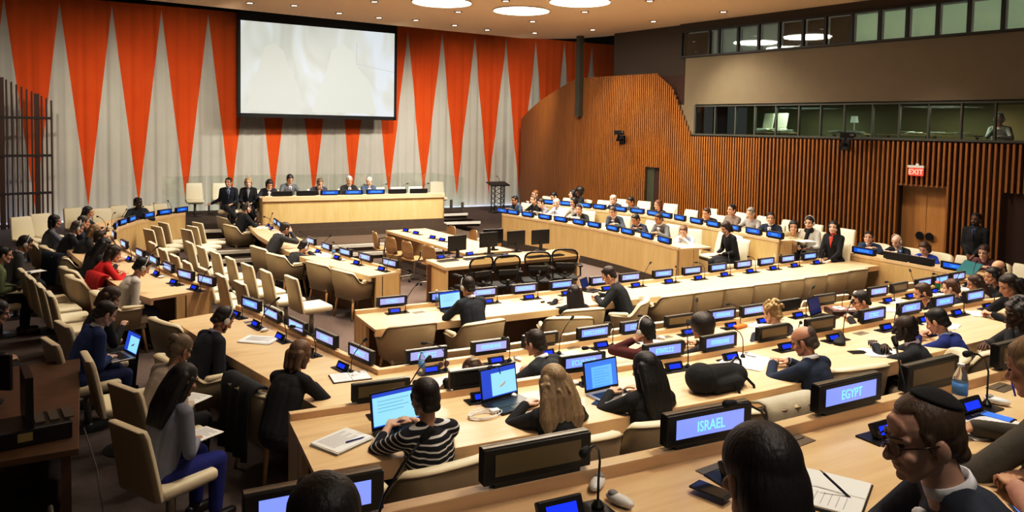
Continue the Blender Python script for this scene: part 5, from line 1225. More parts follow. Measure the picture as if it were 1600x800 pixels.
# left side wing of the second row
P_('arm', 349, 499, .15, -72, 'bearded man in dark suit with white headphones looking at a phone', (.014, .016, .026), hair=('short', (.020, .012, .010)), skin=SKM, lean=24, hp=40, pose=('lapc', 'lapc'), ex=('phones', 'collar', 'beard'), shirt=(.4, .38, .48), near=True)
P_(None, 469, 555, .15, -52, 'brown-haired person in black sweater writing in a notebook', (.006, .006, .008), hair=('mid', (.13, .07, .035)), skin=SKL, lean=26, hp=24, pose=('write', 'write'), garment='sweater', near=True, female=True)
P_('side', 282, 546, .15, -62, 'woman with greying pinned-up hair in pale blouse writing on her lap', (.45, .39, .33), legs=BLK, hair=('bun', (.17, .12, .07)), skin=SKM, lean=22, hp=30, pose=('lapc', 'lap'), garment='blouse', near=True, female=True)
P_('side', 287, 594, .15, -62, 'woman in grey sweater and blue trousers with long black hair', (.23, .24, .30), legs=(.012, .018, .20), hair=('long', HBLK), skin=SKM, lean=16, hp=24, pose=('lap', 'lapc'), garment='sweater', near=True, female=True)
P_('side', 165, 490, .15, -72, 'man in cobalt blue suit typing on a lap-held laptop', (.012, .030, .13), legs=(.010, .024, .11), hair=('short', (.020, .011, .008)), skin=SKP, lean=22, hp=32, pose=('lap', 'lapc'), ex=('collar',), near=True)
P_('side', 172, 466, .15, -72, 'woman with long brown hair in black looking at a pale phone', BLK, hair=('mid', (.05, .022, .013)), skin=SKP, lean=18, hp=35, pose=('lapc', 'phone'), near=True, female=True)
P_('arm', 222, 417, .15, -78, 'person in white sweater with white headphones bending at the wing end', (.52, .49, .47), legs=(.04, .05, .10), hair=('short', HBLK), skin=SKL, lean=24, hp=35, pose=('lapc', 'lap'), garment='sweater', ex=('phones',), near=True)
P_('arm', 178, 396, .15, -76, 'woman in bright red sweater leaning on the wing desk', (.50, .012, .012), hair=('mid', (.022, .010, .008)), skin=SKL, lean=26, hp=24, pose=('desk', 'desk'), garment='sweater', female=True)
P_('arm', 163, 384, .15, -74, 'person in black with a floral scarf beside the red sweater', BLK, hair=('long', HBLK), skin=SKL, lean=24, hp=24, ex=('scarf',), tie=(.35, .25, .28), female=True)
P_(None, 158, 372, .15, -100, 'dark-haired person in black turning towards the curved desk', BLK, hair=('short', BRN), skin=SKL, lean=14, hp=8)
P_(None, 148, 362, .15, -78, 'fair-haired person half hidden at the curved desk wing', (.03, .03, .035), hair=('mid', (.22, .15, .08)), skin=SKL, lean=26, hp=26, female=True)
P_('arm', 121, 356, .15, -78, 'grey-haired man in black suit wearing a white headset', (.014, .016, .022), hair=('short', (.11, .09, .075)), skin=SKL, lean=22, hp=26, ex=('phones', 'glasses', 'collar'))
P_(None, 131, 347, .15, -82, 'man in dark blue suit holding a hand to his face', (.016, .022, .05), hair=('short', (.07, .055, .045)), skin=SKL, lean=20, hp=12, pose=('chin', 'desk'))
P_('arm', 86, 346, .15, -85, 'dark-haired woman in blue-grey sweater before the lattice screen', (.12, .13, .17), hair=('mid', HBLK), skin=SKL, lean=10, hp=8, garment='sweater', female=True)
P_(None, 138, 332, .15, -110, 'woman with very long black hair below an orange curtain tip', BLK, hair=('long', HBLK), skin=SKL, lean=12, hp=6, female=True)
P_(None, 216, 317, .15, 190, 'dark-skinned man in black suit seated alone at the far curved desk', (.014, .017, .024), hair=('short', HBLK), skin=SKD, lean=14, hp=4, hy=30, pose=('desk', 'desk'))
P_('side', 39, 381, .15, -78, 'man in charcoal suit with headphones holding a white tablet', (.055, .055, .06), legs=(.03, .03, .032), hair=('short', (.012, .009, .008)), skin=SKM, lean=18, hp=30, pose=('lap', 'lapc'), ex=('phones', 'collar'), near=True)
P_('side', 6, 398, .15, -82, 'person in green jacket at the photo edge with dark hair', (.13, .16, .07), legs=BLK, hair=('short', HBLK), skin=SKL, lean=12, hp=14, pose=('lap', 'lapc'), near=True, female=True)
P_('side', -4, 488, .15, -80, 'person all in black at the photo edge above the dark monitor', BLK, legs=BLK, hair=('mid', HBLK), skin=SKL, lean=20, hp=20, pose=('lap', 'lap'), near=True, female=True)
CUR = (LAL, .84)
# inner wing
P_('arm', 386, 325, 0, -75, 'man with an earpiece in black suit at the podium end of the inner wing', (.014, .015, .020), hair=('short', (.05, .035, .025)), skin=SKL, lean=16, hp=14, ex=('phones',))
P_('arm', 380, 345, 0, -80, 'man in dark navy jacket reaching across the inner wing desk', (.014, .016, .026), hair=('short', HBLK), skin=SKL, lean=28, hp=20, pose=('desk', 'reach'))
P_('arm', 446, 357, 0, -78, 'man in charcoal suit propping his forehead on his hand', (.040, .042, .046), hair=('short', (.035, .028, .022)), skin=SKL, lean=30, hp=22, pose=('brow', 'brow'), ex=('collar', 'cuff'), near=True)
P_('arm', 475, 386, 0, -72, 'man in dark suit with earphones bent low over the inner wing desk', (.026, .028, .034), hair=('short', HBLK), skin=SKL, lean=34, hp=30, pose=('reach', 'desk'), ex=('phones',), near=True)
CUR = (LDA, .95)
# podium
P_('side', 357, 285, .50, 168, 'man in dark suit and blue tie sitting cross-legged on the stage', (.012, .016, .030), hair=('short', (.025, .013, .010)), skin=SKL, lean=6, hp=4, hy=-20, pose=('lap', 'side'), ex=('shirt', 'tie'), shirt=(.35, .5, .75), cross=True)
P_('side', 388, 285, .50, 165, 'blond woman in black jacket seated on the stage by the podium desk end', BLK, hair=('mid', (.36, .26, .14)), skin=SKP, lean=6, hp=8, pose=('lap', 'lap'), ex=('shirt',), shirt=(.3, .32, .36), female=True, cross=True)
P_('side', 421, 288, .50, 178, 'dark-haired woman in dark jacket reading at the podium', (.018, .022, .035), hair=('mid', HBLK), skin=SKL, lean=24, hp=34, ex=('shirt',), female=True)
P_('side', 453, 280, .50, 188, 'man in grey suit looking down at the podium, beside a blank space', (.10, .11, .125), hair=('short', (.020, .013, .010)), skin=SKL, lean=12, hp=34, ex=('shirt', 'tie'))
P_('side', 500, 286, .50, 180, 'man at the podium with a hand over his mouth', (.035, .042, .065), hair=('short', (.10, .07, .045)), skin=SKL, lean=26, hp=28, pose=('chin', 'desk'), ex=('shirt',))
P_('side', 546, 282, .50, 180, 'grey-haired chairman in black suit at the middle of the podium', (.010, .011, .014), hair=('short', (.34, .33, .32)), skin=SKL, lean=12, hp=12, ex=('shirt', 'tie', 'glasses'), tie=(.02, .02, .03))
P_('side', 577, 283, .50, 182, 'bald man in slate blue suit at the podium clasping his hands', (.045, .07, .12), hair=('fringe', (.3, .28, .25)), skin=SKP, lean=12, hp=20, pose=('fold', 'fold'), ex=('shirt', 'tie'))
CUR = (LR1, .95)
# tall-fronted side desk
P_(None, 804, 313, .15, 100, 'dark-haired man in blue shirt at the far end of the side desk', (.04, .07, .12), hair=('short', HBLK), skin=SKM, lean=18, hp=10, garment='shirt')
P_(None, 845, 317, .15, 95, 'woman in a patterned pale blouse with crossed arms at the side desk', (.22, .21, .22), hair=('short', (.03, .018, .012)), skin=SKP, lean=20, hp=20, pose=('fold', 'fold'), garment='blouse', female=True)
P_(None, 869, 317, .15, 95, 'bald man in white shirt and dark tie at the side desk', (.62, .68, .78), hair=('fringe', (.3, .25, .2)), skin=SKP, lean=14, hp=10, garment='shirt', ex=('tie', 'shirt'), shirt=(.65, .7, .8), tie=(.04, .05, .10))
P_(None, 905, 327, .15, 115, 'man in black jacket turning sideways at the side desk', (.014, .015, .016), hair=('short', (.02, .012, .010)), skin=SKL, lean=20, hp=6, ex=('phones',), pose=('desk', 'desk'))
P_(None, 834, 312, .15, 92, 'dark-jacketed person behind the blouse woman, turned aside', BLK, hair=('short', (.14, .08, .04)), skin=SKL, lean=14, hp=4)
P_(None, 896, 316, .15, 95, 'woman with black hair in a cream top behind the side desk', (.45, .42, .36), hair=('mid', HBLK), skin=SKL, lean=14, hp=6, female=True)
P_(None, 957, 331, .15, 112, 'man in slate suit and white shirt leaning forward over the desk', (.05, .065, .085), hair=('short', (.05, .03, .02)), skin=SKL, lean=28, hp=16, ex=('shirt', 'tie'), pose=('desk', 'fold'))
P_(None, 993, 343, .15, 95, 'black-haired man in dark blue suit hunched over the side desk', (.020, .032, .062), hair=('short', HBLK), skin=SKM, lean=30, hp=26, ex=('shirt', 'tie'), tie=(.25, .05, .05), pose=('desk', 'fold'))
P_(None, 1029, 342, .15, 95, 'man in grey suit with open collar at the side desk', (.13, .135, .14), hair=('short', (.03, .018, .014)), skin=SKM, lean=20, hp=20, ex=('shirt',), pose=('desk', 'fold'))
P_(None, 1068, 362, .15, 118, 'short-haired woman in pale blue shirt writing at the near end of the side desk', (.40, .48, .60), hair=('short', (.13, .06, .03)), skin=SKP, lean=30, hp=24, garment='shirt', pose=('write', 'chin'), female=True, legs=(.03, .04, .06))
P_('side', 1134, 356, .15, 78, 'woman in a black dress reading white papers on her lap', BLK, legs=(.01, .01, .012), hair=('mid', (.028, .015, .012)), skin=SKP, lean=14, hp=30, pose=('lapc', 'lap'), female=True, ex=('skirt',), garment='dress')
CUR = (LR1b, .9)
# wall-side second desk
P_(None, 836, 304, .30, 95, 'red-haired person with hands at the mouth by the curtain end', BLK, hair=('short', (.20, .08, .03)), skin=SKP, lean=18, hp=10, pose=('chin', 'desk'))
P_(None, 865, 307, .30, 95, 'black-haired person in pale shirt bending at the wall-side desk', (.30, .34, .42), hair=('short', HBLK), skin=SKL, lean=26, hp=30, garment='shirt')
P_(None, 895, 303, .30, 60, 'dark-haired woman in grey turned to a person in black', (.25, .22, .22), hair=('mid', HBLK), skin=SKP, lean=6, hp=0, female=True)
P_(None, 905, 300, .30, 75, 'person in black leaning back by the slat screen', BLK, hair=('afro', HBLK), skin=SKD, lean=4, hp=0, s=.9)
P_(None, 958, 311, .30, 92, 'bald man in navy suit with both hands at his mouth', (.016, .022, .045), hair=('fringe', (.2, .15, .1)), skin=SKP, lean=20, hp=10, pose=('chin', 'chin'), ex=('shirt',))
P_(None, 985, 315, .30, 90, 'man in grey-blue jacket below the narrow doorway', (.07, .09, .12), hair=('short', HBLK), skin=SKM, lean=22, hp=24)
P_(None, 1028, 320, .30, 90, 'brown-haired woman in black jacket at the wall-side desk', BLK, hair=('mid', (.12, .05, .025)), skin=SKL, lean=14, hp=8, female=True)
P_(None, 1104, 333, .30, 95, 'person in dark blue with brown hair leaning on an ivory chair', (.014, .02, .04), hair=('short', (.06, .03, .02)), skin=SKL, lean=24, hp=16, pose=('chin', 'desk'))
P_(None, 1143, 328, .30, 92, 'dark-haired person holding a dark tablet upright', (.20, .16, .14), hair=('short', HBLK), skin=SKL, lean=8, hp=0, pose=('phone', 'phone'))
P_(None, 1173, 333, .30, 95, 'person in pale grey shirt against the wood wall', (.28, .27, .26), hair=('short', (.24, .22, .20)), skin=SKP, lean=8, hp=20, garment='shirt')
P_(None, 1204, 341, .30, 112, 'dark-haired man in navy suit and silver tie at the desk end', (.014, .022, .045), hair=('short', HBLK), skin=SKL, lean=8, hp=2, hy=20, ex=('shirt', 'tie'), tie=(.4, .42, .45))
P_(None, 1240, 354, .30, 118, 'woman in beige jacket with black hair writing at the desk end', (.34, .28, .16), hair=('mid', HBLK), skin=SKL, lean=22, hp=10, hy=10, female=True, pose=('write', 'desk'))
P_('side', 1265, 348, .30, 105, 'woman with white headphones and a black scarf over white', (.55, .54, .50), hair=('short', HBLK), skin=SKL, lean=4, hp=10, female=True, ex=('phones', 'scarf'), tie=(.01, .01, .01), pose=('lap', 'lap'))
P_('side', 1302, 355, .15, 100, 'woman in black jacket over a coral top beside the wall', BLK, hair=('long', HBLK), skin=SKP, lean=4, hp=4, hy=15, female=True, ex=('shirt',), shirt=(.65, .10, .07), pose=('lap', 'lap'))
CUR = (LR2, .92)
# below the double door
P_(None, 1357, 371, .15, 108, 'dark-haired man in navy suit facing the blue plate', (.022, .045, .095), hair=('short', (.02, .012, .01)), skin=SKL, lean=22, hp=0, hy=10, ex=('shirt',), pose=('desk', 'fold'))
P_(None, 1401, 377, .15, 92, 'bald man in black suit with white headset reading below the double door', BLK, hair=('fringe', (.25, .2, .16)), skin=SKP, lean=18, hp=24, ex=('shirt', 'tie', 'phones'), tie=(.2, .28, .35))
P_(None, 1444, 388, .15, 95, 'woman in bright blue top with brown hair at the wall desk', (.015, .05, .36), hair=('mid', (.055, .025, .015)), skin=SKP, lean=20, hp=30, garment='sweater', female=True)
P_('arm', 1537, 394, .15, 100, 'woman in maroon jacket with hair tied back beside the standing man', (.10, .035, .045), hair=('bun', (.05, .025, .018)), skin=SKP, lean=16, hp=16, female=True, pose=('desk', 'fold'))
person(1525, 343, 0, 100, 'bearded man in black suit standing with folded hands by the dark doorway', (.008, .008, .010), legs=(.007, .007, .008), hair=('short', HBLK), skin=(.16, .08, .05), lean=0, hp=2, hy=-8, stand=True, pose=('front', 'front'), ex=('shirt', 'tie', 'beard'), shirt=(.08, .11, .22), tie=(.01, .01, .03), s=1.0)

for a_, k_ in LATER: seats_now(*a_, **k_)
CUR = (None, 0)
d_ = CR @ V((1532 - CX_, 196 - CY_, F_)); s_ = (d_ * (W0.dot(WN) / d_.dot(WN)) - W0).dot(WD); pb = wallp(s_, 2.40, -.95)
person(0, 0, 2.40, 97, 'white-haired interpreter in pale shirt behind the last booth pane', (.50, .52, .50), hair=('short', (.5, .5, .5)), skin=SKP, lean=8, hp=10, pose=('desk', 'chin'), garment='shirt', ex=('phones',), pos=pb)
# ------------------------------------------------------------------ things on the desks
def on(px, py, z): return at(px, py, z)
def held(key, up=.03, fwd=.05):
    for k_, (a_, b_, r_) in PINFO.items():
        if key in k_: c = (a_ + b_) / 2; f_ = Matrix.Rotation(r_, 3, 'Z') @ V((0, fwd, up)); return c + f_
    raise Exception(key)
def chair_top(c, rz, h, back): return V((c[0], c[1], c[2] + h)) + Matrix.Rotation(R(rz), 3, 'Z') @ V((0, -back, 0))
laptop('black laptop with a bright white page, under the striped-top woman\'s hands', on(635, 680, 1.2), R(8), 'white', W=.36, D=.25, open_=100)
laptop('laptop with deep blue screen in front of the wavy-haired woman', on(798, 634, 1.2), R(10), 'blue', W=.34, D=.24, open_=100)
laptop('silver laptop showing a blue document beside the black-haired woman', on(957, 620, 1.2), R(4), 'doc', W=.33, D=.235, open_=100, body=SILVER)
laptop('laptop with a pale cyan page before the man in the dark blazer', on(712, 487, .75), R(8), 'white', W=.34, D=.24, open_=100)
laptop('open laptop with a dark blue screen beside the brown briefcase', on(1290, 497, .90), R(15), 'dark', W=.32, D=.23, open_=105)
laptop('laptop resting on the lap of the man in cobalt blue', held('cobalt blue', -.03, .10), R(-72), 'blue', W=.33, D=.23, open_=105, body=SILVER)
laptop('small tablet-like blue screen under the hands of the leaning black-suited man', on(925, 455, .75), R(30), 'dark', W=.24, D=.18, open_=110)
paper('stack of white sheets under a blue pen on the third row desk end', on(533, 692, 1.2), R(25), .30, .24, n=9)
pen('dark blue pen lying across the white sheet stack', on(555, 688, 1.222), R(-78))
p = on(700, 617, 1.2)
mk = thing('folded_microphone', 'short black folded microphone by the striped-top woman', 'microphone', p, 0); q = MB(); q.cap((0, 0, .03), (.0, .03, .09), .022, .030); q.build('head', BLACKM, mk, smooth=True); q = MB(); q.box((0, 0, .006), (.10, .07, .012)); q.build('base', BLACK, mk, bevel=.003); q = MB(); q.tube([(0, .02, .09), (.06, .05, .13), (.14, .06, .12), (.2, .05, .05)], .004, 6); q.build('cable', BLACK, mk)
t = thing('coiled_cable', 'loosely coiled white charger cable between the two laptops', 'cable', on(752, 652, 1.2)); q = MB(); rnd = random.Random(2)
for k in range(4): q.tube([((.09 + .012 * k) * math.cos(a * .35 + k) + .01 * k, (.055 + .008 * k) * math.sin(a * .35 + k), .006 + .006 * k + .004 * math.sin(a)) for a in range(19)], .003, 5)
q.build('cord', WHITEP, t); q = MB(); q.box((.12, .03, .015), (.07, .05, .026)); q.build('charger', WHITEP, t, bevel=.006)
phone('black smartphone beside the silver laptop', on(937, 629, 1.2), R(-60), False)
ear(on(893, 601, 1.2), 1.0, 'white earpiece between nameplate and silver laptop', 'loose earpieces')
ear(on(933, 762, 1.9), -.9, 'large white earpiece on the rearmost desk by the unlit nameplate', 'loose earpieces')
paper('large white printed sheets spread before the bald man in navy', on(1165, 565, 1.2), R(30), .42, .34, n=4)
paper('white papers lying between the brown-haired woman and the striped-top woman', on(704, 596, .9), R(10), .42, .26, n=4)
bottle('water bottle with blue label standing behind the second row nameplate at the bend', on(659, 586, .9), .22, .033, (.1, .45, .5))
bottle('water bottle beside the cyan laptop of the front row', on(682, 478, .75), .22, .033, (.8, .8, .8))
bottle('clear plastic water bottle with white cap behind the skullcap man', on(1498, 641, 1.9), .225, .034, (.85, .85, .88))
bottle('small water bottle on the inner wing desk by the notes', on(521, 402, .75), .21, .032)
bottle('small water bottle before the bald man below the double door', on(1407, 401, .86), .20, .030)
paper('small white notes beside the small bottle on the inner wing', on(510, 400, .75), R(-60), .24, .3, n=3)
notebook('open notebook in front of the person in black sweater', on(547, 590, .9), R(-5), .34, .23)
paper('open leaflet on the second row wing between the headphones man and the microphone', on(405, 532, .9), R(-40), .36, .24, n=6)
phone('smartphone held by the bearded man in headphones', held('bearded man in dark suit with white', .03, .07), R(-60), True, rot=(R(25), 0, R(-60)))
paper('white booklet on the knees of the woman in blue trousers', held('grey sweater and blue', .0, .06), R(-60), .21, .28, n=5)
paper('white notepad on the lap of the woman with pinned-up hair', held('greying pinned', .0, .06), R(-50), .22, .28, n=4)
paper('white tablet on the knees of the man in charcoal suit', held('charcoal suit with headphones holding', .02, .06), R(-60), .2, .27, n=3, lines=False)
paper('white paper pinned under the dark hand of the writing man', on(1377, 552, 1.2), R(60), .24, .32, n=4)
pen('black pen upright in the writing man\'s hand', on(1362, 541, 1.26), R(30), (.01, .01, .01), rot=(R(50), 0, R(20)))
phone('closed dark phone case on the third row desk near the navy shoulder', on(1341, 551, 1.2), R(70), False, w=.09, h=.17)
t = thing('folded_umbrella', 'long folded black umbrella pouch lying behind the bald man', 'umbrella', on(1312, 532, 1.2), R(-55)); q = MB(); q.cap((0, -.17, .03), (0, .20, .028), .045, .024); q.xf(Matrix.Diagonal((1.3, 1, .6, 1))); q.build('cover', BLACKM, t, smooth=True); q = MB(); q.cap((0, .2, .02), (0, .26, .02), .012); q.build('handle', BLACK, t)
t = thing('briefcase', 'open dark brown briefcase lined with papers next to the dark-screened laptop', 'briefcase', on(1318, 491, .90), R(-28)); q = MB(); q.box((0, 0, .035), (.40, .28, .07)); q.build('shell', mat('briefcase_brown', (.035, .012, .009), .4), t, bevel=.015); q = MB(); q.box((0, 0, .0735), (.35, .23, .006)); q.build('lining', mat('briefcase_lining', (.20, .10, .08), .6), t)
q = MB(); rnd = random.Random(8)
for k in range(9): q.box((rnd.uniform(-.13, .13), rnd.uniform(-.08, .08), .079 + k * .0006), (.07, .04, .002), rnd.uniform(0, 3))
q.build('papers_inside', PAPER, t)
# rearmost desk
t = notebook('open cream notebook under the skullcap man\'s writing hand', on(1296, 772, 1.9), R(28), .30, .24)
pen('dark pen in the skullcap man\'s fingers', on(1306, 760, 1.94), R(30), (.01, .02, .04), rot=(R(35), 0, R(25)))
paper('long blank white sheet beyond the skullcap man, beside the bottle', on(1546, 668, 1.9), R(70), .24, .36, n=3, lines=False)
phone('small phone with blue screen lying by the blank white sheet', on(1557, 653, 1.9), R(10), True)
phone('bright phone held up behind the skullcap man\'s neck', held('photo edge holding a bright phone', .05, .08), R(30), True, rot=(R(40), 0, R(48)))
pen('blue pen standing up near the photo edge on the rearmost desk', on(1583, 612, 1.92), 0, (.02, .02, .35), rot=(R(75), 0, R(20)))
phone('white-screened phone held by the black-haired person in the foreground', on(1112, 768, 1.92), R(15), False)
for i, (px, py, z, l) in enumerate(((1243, 690, 1.9, 'between the black-haired head and the EGYPT plate'), (1122, 735, 1.9, 'beside the black-haired head'), (1345, 521, 1.2, 'before the writing dark-skinned man'), (1565, 606, 1.9, 'near the bottle on the rearmost desk'), (654, 488, .75, 'on the front row desk end'), (895, 543, .9, 'on the second row desk before the maroon sweater'), (1215, 500, .9, 'on the second row desk by the blond curls'), (1085, 459, .75, 'on the front row desk behind the chairs'), (393, 503, .9, 'between two consoles of the second row wing'), (660, 653, 1.2, 'behind the striped-top woman\'s laptop'), (1040, 527, .9, 'beside the afro-haired person'))):
    outlet(on(px, py, z), R(5), 'flat dark outlet cover %s' % l)
# backpack and coat on the third row
t = thing('backpack', 'black backpack slumped on the third row desk beside the long black-haired woman', 'backpack', on(1118, 607, 1.2), R(5)); q = MB(); q.ell((-.17, 0, .11), (.12, .13, .12)); q.cap((-.1, .0, .10), (.20, .02, .085), .105, .085); q.ell((.22, 0, .08), (.10, .11, .085)); q.cap((-.1, -.08, .06), (.15, -.08, .05), .06)
me = remesh(q, .012, 4); me.materials.append(clothmat((.007, .007, .008))); o = bpy.data.objects.new('bag_body', me); COL.objects.link(o); o.parent = t
q = MB(); q.tube([(.05, -.10, .10), (.07, -.17, .02), (.08, -.18, -.12), (.05, -.16, -.2)], .012, 6); q.tube([(.22, -.08, .1), (.27, -.15, .02), (.27, -.17, -.1)], .012, 6); q.tube([(.20, .02, .16), (.26, .03, .20), (.31, .02, .17), (.30, 0, .12)], .01, 6); q.build('strap', BLACK, t)
def drape(label, loc, rz, col, w=.5, h=.55, name='coat'):
    t = thing(name, label, name, loc, rz); q = MB(); n = 12; m_ = 9; vs = []
    for j in range(m_ + 1):
        for i in range(n + 1):
            u = -1 + 2 * i / n; v = j / m_; f = .018 * math.sin(i * 1.9 + j * .3)
            if v < .25: y = .06 - v * .55; z = .03 + .02 * math.sin(v * 12)
            else: y = -.09 - .04 * v + f; z = .03 - (v - .25) * h / .75
            vs.append(V((u * w / 2 * (1 - .12 * v), y, z)))
    fs = [[j * (n + 1) + i, j * (n + 1) + i + 1, (j + 1) * (n + 1) + i + 1, (j + 1) * (n + 1) + i] for j in range(m_) for i in range(n)]
    q.v = vs; q.f = fs; q.m = [0] * len(fs); o = q.build('cloth', clothmat(col), t, smooth=True); md = o.modifiers.new('s', 'SOLIDIFY'); md.thickness = .02; md.offset = 1; return t
drape('long red shawl hanging over an armchair back behind the red sweater', chair_top((.42, 12.3, .15), -72, .83, .27), R(-72), (.42, .008, .010), .55, .80, 'shawl')
drape('beige trench coat over a chair back near the EGYPT nameplate', chair_top((4.34, 3.93, .45), 0, .83, .27), R(0), (.42, .38, .30), .52, .6)
drape('dark navy coat over an armchair back before the lattice screen', chair_top((-.18, 14.5, .15), -60, .83, .27), R(-60), (.012, .018, .04), .55, .5)
drape('black coat over an armchair back between the notebook writer and the grey sweater', chair_top((1.44, 6.7, .15), -75, .83, .27), R(-75), (.006, .006, .008), .60, .6)
# central tables
def monitor(label, loc, rz):
    t = thing('monitor', label, 'monitor', loc, rz, 'black monitors on the centre table'); q = MB(); q.box((0, 0, .27), (.42, .035, .29)); q.build('case', BLACK, t, bevel=.006)
    q = MB(); q.box((0, .019, .275), (.39, .003, .25)); q.build('display', mat('monitor_off', (.01, .01, .012), .15), t); q = MB(); q.box((0, -.02, .09), (.06, .03, .16)); q.lathe([(.11, 0), (.11, .012), (.03, .02)], (0, -.02, 0), 20); q.build('stand', BLACK, t); return t
for px, py, l, r_ in ((714, 402, 'nearest the carpeted gap', 12), (763, 396, 'directly before the second mesh chair', 8), (770, 390, 'standing behind another monitor', -10), (806, 393, 'third along the table', 5), (844, 391, 'closest to the tall-fronted side desk', 2)):
    monitor('black monitor on the centre table, ' + l, on(px, py, .75), R(r_))
for i, (px, py) in enumerate(((740, 405), (776, 400), (838, 402), (866, 400), (700, 408))):
    t = thing('keyboard', 'keyboard on the monitor table, %s from the carpeted gap side' % ORD[i], 'keyboard', on(px, py, .75), R(5), 'keyboards on the monitor table'); q = MB(); q.box((0, 0, .012), (.40, .14, .02)); q.build('case', mat('kb_grey', (.08, .085, .09), .5), t, bevel=.004); q = MB()
    for a in range(4): q.box((0, -.045 + a * .03, .024), (.37, .022, .006))
    q.build('keys', BLACK, t)
for i, (px, py) in enumerate(((635, 362), (651, 366), (677, 373), (692, 377), (709, 386), (735, 399), (790, 402), (690, 404))):
    console(on(px, py, .75), R(-70 if i < 5 else 10), 'microphone console with blue light on the centre tables, %s from the stage' % ORD[i], 'consoles on the centre tables')
# lectern
t = thing('lectern', 'black lattice-stemmed lectern standing before the curtain', 'lectern', (13.55, 25.0, 0), R(180)); q = MB()
for s in (-1, 1):
    for k in (-1, 1): q.tube([(s * .20, k * .14, .03), (s * .20, k * .14, 1.02)], .018, 6)
    for k in range(5): z = .06 + k * .19; q.tube([(s * .20, -.14, z), (s * .20, .14, z + .19)], .010, 5); q.tube([(s * .20, .14, z), (s * .20, -.14, z + .19)], .010, 5)
for k in range(5): z = .06 + k * .19; q.tube([(-.2, .14, z), (.2, .14, z + .19)], .010, 5); q.tube([(.2, .14, z), (-.2, .14, z + .19)], .010, 5)
q.build('lattice_stem', BLACK, t); q = MB(); q.box((0, 0, 1.08), (.80, .46, .04), M=Matrix.Rotation(R(-14), 3, 'X')); q.build('top', BLACK, t, bevel=.01); q = MB(); q.box((0, 0, .02), (.56, .42, .04)); q.build('base', BLACK, t)
q = MB(); q.tube([(0, .1, 1.1), (0, .12, 1.25), (.03, -.02, 1.36)], .007, 6); q.cap((.03, -.02, 1.36), (.04, -.05, 1.37), .014); q.build('microphone', BLACK, t)
# stage bits
t = thing('handbag', 'black bag under the cross-legged man\'s chair on the stage', 'bag', (3.9, 22.0, .50)); q = MB(); q.box((0, 0, .16), (.42, .22, .32)); q.build('bag_body', BLACKM, t, bevel=.05, seg=3); q = MB(); q.tube([(-.1, 0, .3), (-.07, 0, .42), (.07, 0, .42), (.1, 0, .3)], .012, 6); q.build('handle', BLACK, t)
# cup, folders, small papers
t = thing('paper_cup', 'brown paper coffee cup near the end of the lattice-side wing', 'cup', on(292, 441, .90)); q = MB(); q.lathe([(.028, 0), (.040, .10), (.042, .10), (.042, .105), (.036, .104), (.026, .01)], (0, 0, 0), 16); q.build('cup_body', mat('cup_kraft', (.42, .24, .11), .7), t, smooth=True); q = MB(); q.lathe([(.0341, .035), (.0385, .085)], (0, 0, 0), 16); q.build('sleeve', mat('cup_sleeve', (.28, .15, .07), .8), t, smooth=True)
phone('black phone lying by the paper cup', on(274, 446, .90), R(-60), False)
t = thing('green_cup', 'green and clear cup beside the reddish-brown-haired man', 'cup', on(1465, 455, .90)); q = MB(); q.lathe([(.03, 0), (.042, .12), (.044, .12), (.038, .118), (.028, .008)], (0, 0, 0), 16); q.build('cup_body', mat('cup_green', (.04, .45, .20), .4), t, smooth=True); q = MB(); q.lathe([(.044, .12), (.045, .13), (.03, .15)], (0, 0, 0), 16); q.build('lid', mat('cup_red', (.6, .12, .1), .4), t)
t = thing('folder', 'upright teal folder held beside the nameplate below the doors', 'folder', on(1514, 430, .92), R(242)); q = MB(); q.box((0, 0, .12), (.46, .012, .24), M=Matrix.Rotation(R(-38), 3, 'X')); q.build('cover', mat('teal_card', (.008, .13, .15), .5), t); q = MB(); q.box((0, .012, .12), (.44, .01, .22), M=Matrix.Rotation(R(-38), 3, 'X')); q.build('sheets', PAPER, t)
for i, (px, py, z, r_, l) in enumerate(((1008, 533, .9, 10, 'under the afro-haired person\'s pen'), (1195, 511, .9, 20, 'orange-brown pouch neighbour by the blond curls'), (1410, 474, .9, 30, 'in front of the man in black jacket'), (1378, 484, .9, 60, 'under the glasses man\'s hand'), (1475, 463, .9, 0, 'beside the green cup'), (1505, 452, .9, 40, 'by the auburn hair'), (1540, 492, 1.2, 50, 'on the third row wing'), (1470, 508, 1.2, 20, 'left of the royal blue jacket'),
                                        (1130, 383, .75, 80, 'on the black dress lap'), (1072, 386, .86, 80, 'under the pale blue shirt\'s hands'), (1385, 391, .88, 80, 'held by the bald headset man'), (240, 418, .9, -60, 'on the lattice-side wing by the white sweater'), (212, 402, .9, -70, 'before the red sweater'), (1258, 377, 1.10, 80, 'in front of the beige jacket'), (945, 350, .86, 90, 'before the slate suit man'), (410, 356, .75, -20, 'at the podium end of the inner wing'), (505, 398, .75, 10, 'under the elbow on the inner wing'), (950, 466, .75, 20, 'by the front row\'s leaning man'), (1330, 367, .62, 90, 'on the coral top\'s lap'))):
    zz = z
    if 'lap' in l: continue
    paper('white papers ' + l, on(px, py, zz), R(r_), .25, .32, n=4, group='loose papers on desks')
t = thing('pouch', 'orange-brown leather pouch on the second row desk beyond the afro hair', 'pouch', on(1155, 512, .9), R(10)); q = MB(); q.box((0, 0, .02), (.20, .11, .04)); q.build('pouch_body', mat('leather_orange', (.48, .16, .03), .5), t, bevel=.018, seg=3); q = MB(); q.box((0, -.04, .036), (.15, .006, .004)); q.build('zip', BLACK, t)
